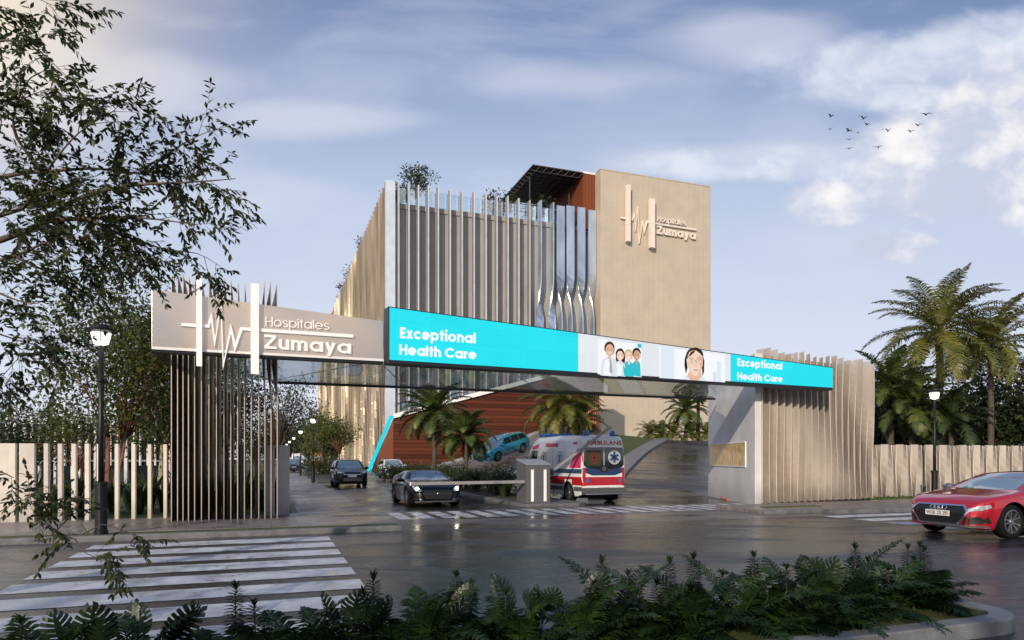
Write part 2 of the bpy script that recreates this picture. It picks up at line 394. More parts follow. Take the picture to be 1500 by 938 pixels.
# tower stone tiles
def tilemat(name, c1, c2):
    m = bpy.data.materials.new(name); m.use_nodes = True; nt = m.node_tree; b = nt.nodes['Principled BSDF']
    geo = nd(nt, 'ShaderNodeNewGeometry'); mp = nd(nt, 'ShaderNodeMapping'); mp.inputs['Rotation'].default_value = (0, 0, -ANG)
    nt.links.new(geo.outputs['Position'], mp.inputs['Vector'])
    sx = nd(nt, 'ShaderNodeSeparateXYZ'); nt.links.new(mp.outputs[0], sx.inputs[0])
    cx = nd(nt, 'ShaderNodeCombineXYZ'); nt.links.new(sx.outputs['Z'], cx.inputs['X']); nt.links.new(sx.outputs['X'], cx.inputs['Y'])
    br = nd(nt, 'ShaderNodeTexBrick'); br.inputs['Scale'].default_value = 1; br.inputs['Brick Width'].default_value = 2.6; br.inputs['Row Height'].default_value = .85
    br.inputs['Mortar Size'].default_value = .025; br.inputs['Color1'].default_value = (*c1, 1); br.inputs['Color2'].default_value = (*c2, 1); br.inputs['Mortar'].default_value = tuple(c * .88 for c in c1) + (1,)
    nt.links.new(cx.outputs[0], br.inputs['Vector'])
    n = nd(nt, 'ShaderNodeTexNoise'); n.inputs['Scale'].default_value = .5; n.inputs['Detail'].default_value = 6; nt.links.new(mp.outputs[0], n.inputs['Vector'])
    mr = nd(nt, 'ShaderNodeMapRange'); mr.inputs['To Min'].default_value = .85; mr.inputs['To Max'].default_value = 1.15; nt.links.new(n.outputs['Fac'], mr.inputs['Value'])
    sc = nd(nt, 'ShaderNodeVectorMath', operation='SCALE'); nt.links.new(br.outputs['Color'], sc.inputs[0]); nt.links.new(mr.outputs[0], sc.inputs['Scale'])
    nt.links.new(sc.outputs[0], b.inputs['Base Color']); b.inputs['Roughness'].default_value = .6
    MT[name] = m
tilemat('tower_tiles', (.50, .425, .34), (.515, .438, .35))
def glassmat(name, tint, refl=(.9, .95, 1), f0=.12, f1=.9, rough=.02):
    m = bpy.data.materials.new(name); m.use_nodes = True; nt = m.node_tree; nt.nodes.clear()
    t = nd(nt, 'ShaderNodeBsdfTransparent'); t.inputs[0].default_value = (*tint, 1)
    g = nd(nt, 'ShaderNodeBsdfGlossy'); g.inputs['Color'].default_value = (*refl, 1); g.inputs['Roughness'].default_value = rough
    lw = nd(nt, 'ShaderNodeLayerWeight'); lw.inputs['Blend'].default_value = .35
    mr = nd(nt, 'ShaderNodeMapRange'); mr.inputs['To Min'].default_value = f0; mr.inputs['To Max'].default_value = f1
    nt.links.new(lw.outputs['Fresnel'], mr.inputs['Value'])
    ms = nd(nt, 'ShaderNodeMixShader'); nt.links.new(mr.outputs[0], ms.inputs[0]); nt.links.new(t.outputs[0], ms.inputs[1]); nt.links.new(g.outputs[0], ms.inputs[2])
    o = nd(nt, 'ShaderNodeOutputMaterial'); nt.links.new(ms.outputs[0], o.inputs[0]); MT[name] = m
glassmat('canopy_glass', (.84, .94, .97), (.95, 1.0, 1.0), .12, .62, .03)
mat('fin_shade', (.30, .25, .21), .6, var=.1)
glassmat('rail_glass', (.75, .85, .9), f0=.15, f1=.8)
mat('window_blue', (.20, .27, .34), .08, metal=.6, var=.3, vscale=.6)
mat('painted_reflection_window', (.16, .12, .07), .08, col2=(.75, .52, .22), vscale=3.5, detail=8, stretch=(2.2, 2.2, .9), emit=(1, .66, .28), es=.10)  # golden reflections painted as colour noise with a faint glow

# ------------------------------------------------------------------ setting
def sheet(name, pts, m, z=None, sub=0):
    mb = MB(); mb.poly(pts); o = mb.build(name, MT[m], kind='structure'); return o
def slab(name, uvs, z1, m, z0=-.05, bevel=.02):
    mb = MB(); mb.prism([UV(u, v, z0) for u, v in uvs], (0, 0, z1 - z0)); return mb.build(name, MT[m], kind='structure', bevel=bevel)

sheet('ground', [(-700, -300, -.03), (700, -300, -.03), (700, 900, -.03), (-700, 900, -.03)], 'soil')
sheet('street', [UV(-400, -14, 0), UV(400, -14, 0), UV(400, 15.8, 0), UV(-400, 15.8, 0)], 'asphalt')
KV = 15.8
sheet('entrance_apron', [UV(2.6, KV, .0), UV(17.6, KV, .0), UV(17.6, 21.6, .0), UV(.7, 21.6, 0), UV(.7, KV + 2, 0)], 'apron')
sheet('driveway', [UV(3.0, 21.6, .0), UV(19.6, 21.6, .0), UV(19.6, 44, .0), UV(14, 60, 0), UV(14, 220, 0), UV(3.0, 220, 0)], 'drive_asphalt')
# left street pavement: kerb, grass strip, paving
slab('kerb', [(-60, KV), (2.9, KV), (2.9, KV + .22), (-60, KV + .22)], .12, 'kerb_stone')
slab('grass_strip', [(-60, KV + .22), (2.9, KV + .22), (2.9, KV + .75), (-60, KV + .75)], .105, 'lawn', bevel=0)
slab('pavement', [(-60, KV + .75), (2.9, KV + .75), (2.9, KV + 1.1), (.75, KV + 4.6), (-60, KV + 4.6)], .115, 'pavers')
slab('garden_ground', [(-60, KV + 4.6), (.55, KV + 4.6), (.55, 160), (-60, 160)], .09, 'lawn', bevel=0)
slab('drive_pavement', [(.75, KV + 4.6), (3.05, KV + 4.6), (3.05, 160), (.75, 160)], .02, 'pavers', z0=-.05, bevel=0)
slab('garden_kerb', [(.56, KV + 4.6), (.74, KV + 4.6), (.74, 160), (.56, 160)], .11, 'kerb_stone')
# right pavement
slab('kerb_right', [(14.2, KV + .9), (16.3, KV + .9), (16.3, KV + .35), (80, KV + .35), (80, KV + .6), (16.5, KV + .6), (16.5, KV + 1.12), (14.2, KV + 1.12)], .12, 'kerb_stone')
slab('pavement_right', [(14.2, KV + 1.12), (16.5, KV + 1.12), (16.5, KV + .6), (80, KV + .6), (80, KV + 6), (14.2, KV + 3.4)], .115, 'pavers')
slab('garden_ground_right', [(20.5, KV + 5.5), (90, KV + 6), (90, 70), (40, 70), (19.8, 34)], .13, 'lawn', bevel=0)
slab('grass_patch', [(15.0, KV + 1.75), (17.2, KV + 1.7), (17.2, KV + 2.1), (15.0, KV + 2.15)], .13, 'lawn', bevel=0)
# zebra crossings: one painted sheet of bars each
def zebra(name, u0, u1, v_start, pitch, w, n):
    mb = MB()
    for i in range(n):
        v1 = v_start - i * pitch
        k = 8
        for j in range(k):
            a = u0 + (u1 - u0) * j / k; b = u0 + (u1 - u0) * (j + 1) / k
            mb.quad(UV(a, v1 - w, .005), UV(b, v1 - w, .005), UV(b, v1, .005), UV(a, v1, .005))
    return mb.build(name, MT['road_paint'], kind='structure')
zebra('crossing_markings', -3.27, 1.17, 15.15, 1.1, .70, 10)
zebra('crossing_markings_right', 15.3, 19.8, 15.6, 1.1, .62, 7)
mb = MB()
for i in range(21):
    u = 3.35 + i * .64
    mb.quad(UV(u, 18.6, .009), UV(u + .4, 18.6, .009), UV(u + .4, 21.0, .009), UV(u, 21.0, .009))
mb.build('driveway_crossing_markings', MT['road_paint'], kind='structure')
mb = MB()
for v in range(32, 120, 6):
    mb.quad(UV(6.1, v, .009), UV(6.22, v, .009), UV(6.22, v + 2.2, .009), UV(6.1, v + 2.2, .009))
mb.build('lane_markings', MT['road_paint'], kind='structure')
# planted island between the two lanes
isl = [(8.2, 22.3), (8.35, 21.9), (8.8, 21.7), (10.3, 21.7), (10.7, 22.0), (10.75, 26), (10.3, 34), (11.5, 60), (10.6, 60), (8.5, 32), (8.3, 27)]
slab('island_kerb', isl, .12, 'kerb_stone')
slab('island_bed', [(8.5, 24.4), (10.5, 24.4), (10.1, 34), (11.2, 59), (10.8, 59), (8.7, 32), (8.5, 27)], .15, 'soil', bevel=0)
# foreground planter bed
def rr(u0, u1, v0, v1, r, n=8):
    pts = [(u0, v0)]
    for k in range(n + 1):
        a = -math.pi / 2 + math.pi / 2 * k / n; pts.append((u1 - r + r * math.cos(a), v0 + r + r * math.sin(a)))
    for k in range(n + 1):
        a = math.pi / 2 * k / n; pts.append((u1 - r + r * math.cos(a), v1 - r + r * math.sin(a)))
    pts.append((u0, v1)); return pts
outer = rr(-14, 7.15, 4.5, 5.75, .5); inner = rr(-14, 6.95, 4.7, 5.55, .36)
pt = thing('planter_bed', UV(-3, 5.1), ANG, 'long low planter with grey stone kerb and rounded end in the foreground', 'planter')
mb = MB(); n = len(outer)
vs = [UV(u, v, -.02) for u, v in outer] + [UV(u, v, .15) for u, v in outer] + [UV(u, v, .15) for u, v in inner] + [UV(u, v, .05) for u, v in inner]
fs = []
for a in range(3):
    for i in range(n):
        j = (i + 1) % n; fs.append((a * n + i, a * n + j, (a + 1) * n + j, (a + 1) * n + i))
mb.add(vs, fs); mb.build('kerb', MT['planter_stone'], pt, bevel=.015)
mb = MB(); mb.prism([UV(u, v, .06) for u, v in inner], (0, 0, .06)); mb.build('soil', MT['moss'], pt)

# ------------------------------------------------------------------ ramps and lawn
def resample(pts, n):
    pts = [Vector(p) for p in pts]; L = [0]
    for a, b in zip(pts, pts[1:]): L.append(L[-1] + (b - a).length)
    out = []
    for i in range(n):
        t = L[-1] * i / (n - 1); k = 0
        while k < len(L) - 2 and L[k + 1] < t: k += 1
        f = (t - L[k]) / max(1e-9, L[k + 1] - L[k])
        # catmull
        p0 = pts[max(k - 1, 0)]; p1 = pts[k]; p2 = pts[k + 1]; p3 = pts[min(k + 2, len(pts) - 1)]
        out.append(.5 * ((2 * p1) + (p2 - p0) * f + (2 * p0 - 5 * p1 + 4 * p2 - p3) * f * f + (3 * p1 - p0 - 3 * p2 + p3) * f ** 3))
    return out
def band(name, A, B, m, nx=24, ny=8, kind='structure'):
    a = resample(A, nx); b = resample(B, nx); mb = MB(); mb.smooth = True
    mb.loft([[p.lerp(q, j / ny) for j in range(ny + 1)] for p, q in zip(a, b)]); return mb.build(name, MT[m], kind=kind)
rr_l = [G(905, 729, .006), P(912, 706, 35), P(926, 687, 42), P(950, 664, 52), P(980, 645, 62)]
rr_r = [G(1048, 727, .006), P(1062, 704, 38), P(1085, 684, 46), P(1125, 664, 54), P(1190, 650, 62)]
band('ramp_road', rr_l, rr_r, 'ramp_asphalt')
# kerb wall along the ramp
def kerbwall(name, line, w, h, m, side):
    a = resample(line, 30); mb = MB(); rows = []
    for i, p in enumerate(a):
        t = (a[min(i + 1, 29)] - a[max(i - 1, 0)]); t.z = 0; t.normalize(); s = Vector((t.y, -t.x, 0)) * side
        rows.append([p + UP * -.6, p + UP * h, p + s * w + UP * h, p + s * w + UP * -.6])
    mb.loft(rows); return mb.build(name, MT[m], kind='structure')
kerbwall('ramp_kerb', rr_l, 1.3, .18, 'kerb_stone', -1)
lawn_out = [P(862, 728, 34), P(866, 706, 38), P(872, 684, 46), P(884, 655, 54), P(905, 637, 64)]
band('lawn_slope', lawn_out, [p + UP * .02 for p in rr_l], 'lawn', 24, 6)
mb = MB(); mb.smooth = True
mb.loft([[P(905, 637, 64), P(930, 640, 64), P(980, 645, 62.2), P(1080, 648, 62), P(1190, 650, 62), P(1400, 650, 62)],
         [UV(32, 96, 3.9), UV(38, 96, 3.9), UV(46, 96, 3.9), UV(55, 96, 3.9), UV(70, 96, 3.9), UV(100, 96, 3.9)]])
mb.build('upper_lawn', MT['lawn'], kind='structure')
lr_n = [P(640, 712, 41), P(700, 706, 41), P(770, 692, 41), P(830, 672, 43), P(890, 650, 48)]
lr_f = [P(600, 694, 72), P(641, 684, 63), P(702, 667, 60), P(790, 635, 59), P(860, 616, 62)]
band('access_ramp', lr_n, lr_f, 'apron')
kerbwall('access_ramp_kerb', [p + UP * .02 for p in lr_f], .5, .25, 'kerb_stone', -1)
mb = MB(); mb.loft([[p + UP * .25, p + UP * -1.8 - Vector((0, .02, 0))] for p in resample(lr_n, 20)]); mb.build('ramp_parapet', MT['concrete_smooth'], kind='structure')
# background wall closing the drive
sheet('far_ground', [UV(-60, 160, .02), UV(60, 160, .02), UV(60, 400, .02), UV(-60, 400, .02)], 'lawn')

# ------------------------------------------------------------------ fins
def fin(mb, base, z0, z1, depth, thick, angf, n=14, pivot=0.0, slant=0.0, edge=False):
    """twisted plate; angle 0 lies along D1 (pivot -.5..5 shifts along depth)"""
    rows = []
    for i in range(n + 1):
        t = i / n; a = angf(t)
        d = D1 * math.cos(a) + D2 * math.sin(a); s = D2 * math.cos(a) - D1 * math.sin(a)
        c = base + d * (depth * pivot)
        z = z0 + (z1 - z0) * t
        zs = slant if i == n else 0
        q = [c - d * depth / 2 - s * thick / 2, c + d * depth / 2 - s * thick / 2, c + d * depth / 2 + s * thick / 2, c - d * depth / 2 + s * thick / 2]
        rows.append([Vector((p.x, p.y, z - (zs if k in (1, 2) else 0))) for k, p in enumerate(q)])
    vs = [p for r in rows for p in r]; fs = []
    for i in range(n):
        for k in range(4):
            k2 = (k + 1) % 4; fs.append((i * 4 + k, i * 4 + k2, i * 4 + 4 + k2, i * 4 + 4 + k))
    fs += [(3, 2, 1, 0), (n * 4, n * 4 + 1, n * 4 + 2, n * 4 + 3)]
    mb.add(vs, fs)
    if edge:
        for i in range(n): mb.m[i * 4 + 3] = 1
    return mb
def sm(x, a, b):
    x = max(0, min(1, (x - a) / (b - a))); return x * x * (3 - 2 * x)

# left entrance pylon
py_ = thing('entrance_pylon', UV(-1.15, 19.3, .115), ANG, 'tall brown pylon of thin upright metal fins under the left end of the sign', 'pylon')
xs = [251, 260, 268, 276, 285, 295, 306, 317, 328, 338, 348, 358, 368, 379, 388, 397, 406]
for i, x in enumerate(xs):
    p = onplane(x, 760, UV(0, 18.9), D1); u = toUV(p)[0]
    tw = 0.0 if i < 12 else (i - 12) * .16
    f = lambda t, tw=tw, i=i: (.30 * math.sin(t * 6) * sm(t, .2, .5) * sm(i, 12, 16))
    m = MB(); fin(m, UV(u, 18.9), .10, 6.35 + .05 * math.sin(i), 1.6 if i < 11 else (1.1 if i < 14 else .6), .020, f, 14, .5, .45 if i < 11 else .15, True)
    m.build('fin', [MT['fin_brown'], MT['fin_edge']], py_)
# right gatehouse
gb = thing('gatehouse', UV(18.5, 21.5, 0), ANG, 'pale gatehouse clad in wavy vertical fins at the right end of the gate', 'gatehouse')
cA = G(1106, 741.5); cB = G(1037.5, 727)
uA, vA = toUV(cA); uB, vB = toUV(cB)
pR = G(1278, 729, .115); uR, vR = toUV(pR)
core = [cA + D2 * .05, cA + D2 * .05 + D1 * .0, pR + D1 * .45, pR + D1 * 4.5, cB + D2 * 4.5, cB]
core = [cA, cA + D2 * .35, cA + D2 * .4 + D1 * .35, pR + D1 * .5 - D2 * .1, pR + D1 * 4.5, cB + D2 * 3.5, cB]
m = MB(); m.prism([Vector((p.x, p.y, -.02)) for p in core], (0, 0, 5.5)); m.build('wall', MT['concrete_smooth'], gb, bevel=.02)
wn = (cB - cA).normalized(); wo = Vector((-wn.y, wn.x, 0));
if wo.x > 0: wo = -wo
w0 = onplane(1093, 683, cA, wo); w1 = onplane(1041, 648, cA, wo)
zz0, zz1 = 1.32, 2.42
a = onplane(1093, 683, cA, wo); b = onplane(1041, 683, cA, wo)
zb = a.z; zt = onplane(1093, 648.5, cA, wo).z
fr = MB()
for (p, q, za, zc) in ((a, b, zb - .04, zb), (a, b, zt, zt + .04)):
    fr.prism([Vector((p.x, p.y, za)), Vector((q.x, q.y, za)), Vector((q.x, q.y, zc)), Vector((p.x, p.y, zc))], wo * .04)
fr.prism([Vector((a.x, a.y, zb)) + Vector((0, 0, 0)), Vector((a.x, a.y, zb)) + wn * .04, Vector((a.x, a.y, zt)) + wn * .04, Vector((a.x, a.y, zt))], wo * .04)
fr.prism([Vector((b.x, b.y, zb)), Vector((b.x, b.y, zb)) - wn * .04, Vector((b.x, b.y, zt)) - wn * .04, Vector((b.x, b.y, zt))], wo * .04)
win = fr.build('window', MT['panel_trim'], gb)
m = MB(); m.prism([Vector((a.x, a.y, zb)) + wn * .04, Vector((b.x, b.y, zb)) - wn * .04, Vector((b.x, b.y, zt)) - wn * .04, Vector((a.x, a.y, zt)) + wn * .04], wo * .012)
m.build('pane', MT['painted_reflection_window'], win)
m = MB(); q = onplane(1062, 732.5, cA, wo) + wo * .03; m.box(q + UP * .03, (.1, 1.0, .05), math.atan2(wn.y, wn.x) - math.pi / 2); m.build('floor_light', mat('copper', (.45, .14, .05), .4, .3), gb)
m = MB(); m.prism([cA + D2 * .36 - D1 * .01 , cA + D2 * .42 + D1 * .33, pR + D1 * .49 - D2 * .12, pR + D1 * .47 - D2 * .12], UP * 5.3) if False else m.prism([Vector((p.x, p.y, .02)) for p in (cA + D2 * .40 + D1 * .12, cA + D2 * .42 + D1 * .34, pR + D1 * .49 - D2 * .12, pR + D1 * .40 - D2 * .12)], UP * 5.44)
m.build('backing_panel', MT['fin_shade'], gb)  # added dark sheet, its colour gives the shadow between the fins
nf = 18
for i in range(nf):
    t = (i + .5) / nf
    base = cA.lerp(pR, t) + D2 * .12; base.z = 0
    ph = i * .45
    f = lambda q, ph=ph, i=i: .16 + .42 * math.sin(q * 4.2 + ph) * (.35 + .65 * i / nf) * sm(q, -.2, .3)
    m = MB(); m.smooth = False; fin(m, base + D1 * .08, .10, 5.55 + .07 * math.sin(i * 1.3) + (.1 if i < 16 else 0), .36, .028, f, 18, 0, 0)
    m.build('fin', MT['fin_beige'], gb)
# right boundary wall of folded slats
def folded(name, x0, x1, label):
    p0 = G(x0, 727.5, .115); u0 = toUV(p0)[0]
    rt = thing(name, UV(u0, vR + .55, .1), ANG, label, 'fence', 'folded slat fence sections')
    return rt, u0
uS = uR - .05
secs = [(uS, uS + 5.35), (uS + 5.45, uS + 11), (uS + 11.1, uS + 24)]
lab = ['pale folded slat fence section directly right of the gatehouse', 'pale folded slat fence section behind the red car', 'pale folded slat fence section farthest right along the street']
for k, (ua, ub) in enumerate(secs):
    rt = thing('slat_fence', UV((ua + ub) / 2, vR + .5, .1), ANG, lab[k], 'fence', 'folded slat fence sections')
    n = int((ub - ua) / .27)
    for i in range(n):
        u = ua + (i + .5) * (ub - ua) / n
        ph = i * .9
        m = MB(); fin(m, UV(u, vR + .5), .10, 2.28 + .02 * math.sin(i * 2), .31, .03, lambda q, ph=ph: .14 + .42 * math.sin(q * 3 + ph * 2.3), 6)
        if ub - ua < 7 or i < 12: m.build('slat', MT['fin_beige'], rt)
        else: m.build('slat', MT['fin_beige'], rt)
    m = MB(); m.uvbox(ua + .02, ub - .02, vR + .62, vR + .70, .1, 2.2); m.build('backing_panel', MT['fin_shade'], rt)  # dark sheet coloured as shade in the gaps between slats
# left fence of upright posts
fc = thing('post_fence', UV(-5, 20.1, .1), ANG, 'fence of separate cream upright posts along the left pavement', 'fence')
FV = 20.0
posts = [(-40, 22, .05), (4, 17, .05), (18, 8, .05), (39.5, 19, .05), (67.5, 5.5, .2), (88, 5.5, .2), (108, 5.5, .2), (127.5, 5.5, .2), (145, 5.5, .2), (171, 5, .25), (195.5, 5, .25), (219, 4.5, .25), (242, 4.5, .25), (264, 5, .4), (289, 5, .4), (308, 5, .4), (332, 5, .4), (354, 5, .4), (376, 5, .4), (394.5, 15, .1), (415.5, 17, .05)]
for x, w, dep in posts:
    p = onplane(x, 760, UV(0, FV), D1); u, v = toUV(p)
    ww = w / FP * p.y
    m = MB(); m.uvbox(u - ww / 2, u + ww / 2, FV - .02, FV + .12 + min(dep, .3) * .2, .09, 2.08); m.build('post', MT['fence_paint'], fc, bevel=.006)
    # thin shadow side blade
# ------------------------------------------------------------------ gate canopy and signs
ZB = 4.22
pl = P(222, 509, 15.2); pr_ = P(1215.5, 570.8, 24.6)
def atx(x):                     # point of the fascia's bottom line under pixel column x
    a = Vector((pl.x, pl.y, 0)); b = Vector((pr_.x, pr_.y, 0)); d = (b - a).normalized(); n = Vector((d.y, -d.x, 0))
    q = onplane(x, HY, a, n); return Vector((q.x, q.y, 0)), d, n
_, FD, FN = atx(222)            # direction along the fascia, normal towards the street
if FN.y > 0: FN = -FN
FA = Vector((pl.x, pl.y, 0))
def fz(x, y, off=0.0):          # pixel -> point on the fascia plane
    return onplane(x, y, FA, FN) + FN * off
canopy = thing('gate_canopy', (0.5, 21, ZB), ANG, 'flat glass canopy with dark steel rails spanning the hospital entrance', 'canopy')
bl = P(250, 536, 18.5); br = P(1043, 585, 28.4)
rl = Vector((-9.15, 18.35, ZB)); 
cbl = Vector((bl.x, bl.y, ZB)); cbr = Vector((br.x, br.y, ZB))
cm = P(398, 559.5, 22.2); cm = Vector((cm.x, cm.y, ZB))
fl_, frr = atx(226)[0], atx(1100)[0]
front = [Vector((p.x, p.y, ZB + .03)) - FN * .32 for p in (atx(225)[0], atx(398)[0], atx(560)[0], atx(750)[0], atx(1085)[0])]
glass = MB()
back = [cbl.lerp(cm, t) for t in (0,)] 
Rl = [Vector((p.x, p.y, ZB + .03)) for p in (cm, cm.lerp(cbr, .25), cm.lerp(cbr, .55), cbr)]
Fl = [front[1], front[2], front[3], front[4]]
for i in range(3):
    glass.quad(Fl[i], Fl[i + 1], Rl[i + 1], Rl[i])
glass.quad(front[0], front[1], Rl[0], Vector((cbl.x, cbl.y, ZB + .03)))
glass.build('glass_pane', MT['canopy_glass'], canopy)
m = MB()
def beam(mb, a, b, w=.08, h=.09, dz=0):
    d = (b - a); L = d.length; mid = (a + b) / 2 + UP * dz
    mb.box(mid, (L, w, h), M=d.to_track_quat('X', 'Z').to_matrix())
beam(m, Rl[0] - UP * .03, Rl[3] + (Rl[3] - Rl[0]).normalized() * .15 - UP * .03, .09, .085); m.build('rear_rail', MT['dark_steel'], canopy)
for i in range(1, 3):
    m = MB(); beam(m, Fl[i] + UP * .0, Rl[i] + UP * .0, .022, .022, .03); m.build('glazing_bar', MT['arm_grey'], canopy)
m = MB(); beam(m, Fl[1].lerp(Fl[0], .0), Rl[0], .02, .02, .03); m.build('glazing_bar', MT['arm_grey'], canopy)
m = MB(); beam(m, front[0] + D1 * .1, Vector((cbl.x, cbl.y, ZB)), .09, .10, -.02); m.build('side_rail', MT['dark_steel'], canopy)

def zline(x0, y0, x1, y1):
    a = fz(x0, y0); b = fz(x1, y1); L0 = (a - FA).dot(FD); L1 = (b - FA).dot(FD)
    return lambda s: a.z + (b.z - a.z) * (s - L0) / (L1 - L0)
def board(mb, x0, x1, zt, zb, t, off=0.0):
    s0 = (fz(x0, 500) - FA).dot(FD); s1 = (fz(x1, 500) - FA).dot(FD)
    F = lambda s, z, o: FA + FD * s + UP * z + FN * o
    A = [F(s0, zb(s0), off), F(s1, zb(s1), off), F(s1, zt(s1), off), F(s0, zt(s0), off)]
    return mb.prism(A, -FN * t)
# left sign panel
sp = thing('hospital_sign', fz(390, 520), math.atan2(FD.y, FD.x), 'brushed metal sign panel with white heartbeat logo and Hospitales Zumaya lettering', 'sign')
zt1 = zline(222, 424, 561, 470.6); zb1 = zline(222, 507.5, 561, 526)
m = MB(); board(m, 222, 561.5, zt1, zb1, .30); m.build('panel', MT['panel_metal'], sp, bevel=.008)
m = MB(); board(m, 222, 561.5, lambda s: zb1(s) - .004, lambda s: zb1(s) - .065, .30, .02); m.build('edge_trim', MT['panel_trim'], sp)
m = MB(); board(m, 222, 561.5, lambda s: zb1(s) - .069, lambda s: zb1(s) - .12, .30, -.02); m.build('soffit', MT['dark_steel'], sp)

def stroke_poly(pts, w):
    """mitred outline of a polyline in 2D"""
    pts = [Vector(p) for p in pts]; Lft = []; Rgt = []
    for i, p in enumerate(pts):
        if i == 0: d = (pts[1] - p).normalized(); n = Vector((-d.y, d.x)); k = 1
        elif i == len(pts) - 1: d = (p - pts[i - 1]).normalized(); n = Vector((-d.y, d.x)); k = 1
        else:
            a = (p - pts[i - 1]).normalized(); b = (pts[i + 1] - p).normalized()
            na = Vector((-a.y, a.x)); nb = Vector((-b.y, b.x)); n = (na + nb)
            if n.length < 1e-3: n = na
            n.normalize(); k = min(1 / max(n.dot(na), .2), 3.2)
        Lft.append(p + n * w / 2 * k); Rgt.append(p - n * w / 2 * k)
    return Lft, Rgt
def stroke3(mb, pts, w, mapf, ext, gap=0.0):
    """extruded stroke: each segment is a closed strip"""
    L, Rr = stroke_poly(pts, w); n = len(L)
    f = [mapf(p) for p in L] + [mapf(p) for p in Rr]
    b = [q - ext for q in f]; vs = f + b; N = 2 * n; fs = []
    for i in range(n - 1):
        fs.append((i, i + 1, n + i + 1, n + i)); fs.append((N + i, N + n + i, N + n + i + 1, N + i + 1))
        fs.append((i, N + i, N + i + 1, i + 1)); fs.append((n + i, n + i + 1, N + n + i + 1, N + n + i))
    fs.append((0, n, N + n, N)); fs.append((n - 1, N + n - 1, N + 2 * n - 1, 2 * n - 1))
    mb.add(vs, fs)
_txt = {}
def text_mesh(s, offset=0.0, space=1.0):
    """flat outline mesh of a string in the built-in font: (verts2d, faces, boundary) scaled to cap height 1, width W"""
    key = (s, offset, space)
    if key in _txt: return _txt[key]
    cu = bpy.data.curves.new('t', 'FONT'); cu.body = s; cu.size = 1; cu.offset = offset; cu.resolution_u = 6; cu.space_character = space; cu.fill_mode = 'FRONT'
    ob = bpy.data.objects.new('t', cu); COL.objects.link(ob)
    dg = bpy.context.evaluated_depsgraph_get(); me = bpy.data.meshes.new_from_object(ob.evaluated_get(dg))
    bm = bmesh.new(); bm.from_mesh(me); bmesh.ops.remove_doubles(bm, verts=bm.verts, dist=1e-4)
    V = [(v.co.x, v.co.y) for v in bm.verts]; bm.verts.index_update(); F = [[v.index for v in f.verts] for f in bm.faces]
    E = [[v.index for v in e.verts] for e in bm.edges if len(e.link_faces) == 1]
    bm.free(); bpy.data.objects.remove(ob); bpy.data.curves.remove(cu); bpy.data.meshes.remove(me)
    _txt[key] = (V, F, E); return _txt[key]
def cap_h(offset):
    V, F, E = text_mesh('H', offset); ys = [v[1] for v in V]; return min(ys), max(ys)
def text_quad(mb, s, quad, mapf, ext=None, offset=0.0, space=1.0):
    """quad: pixel corners (cap-left, base-left, cap-right, base-right) of the whole string"""
    V, F, E = text_mesh(s, offset, space); y0, y1 = cap_h(offset)
    x0 = min(v[0] for v in V); x1 = max(v[0] for v in V)
    cl, bl_, cr, br_ = [Vector(q) for q in quad]
    f = []
    for x, y in V:
        a = (x - x0) / (x1 - x0); b = (y - y0) / (y1 - y0)
        f.append(mapf(bl_.lerp(br_, a) * (1 - b) + cl.lerp(cr, a) * b))
    fs = [list(q) for q in F]
    if ext is not None:
        n = len(f); f = f + [p - ext for p in f]; fs += [[a, b, b + n, a + n] for a, b in E]
    mb.add(f, fs)

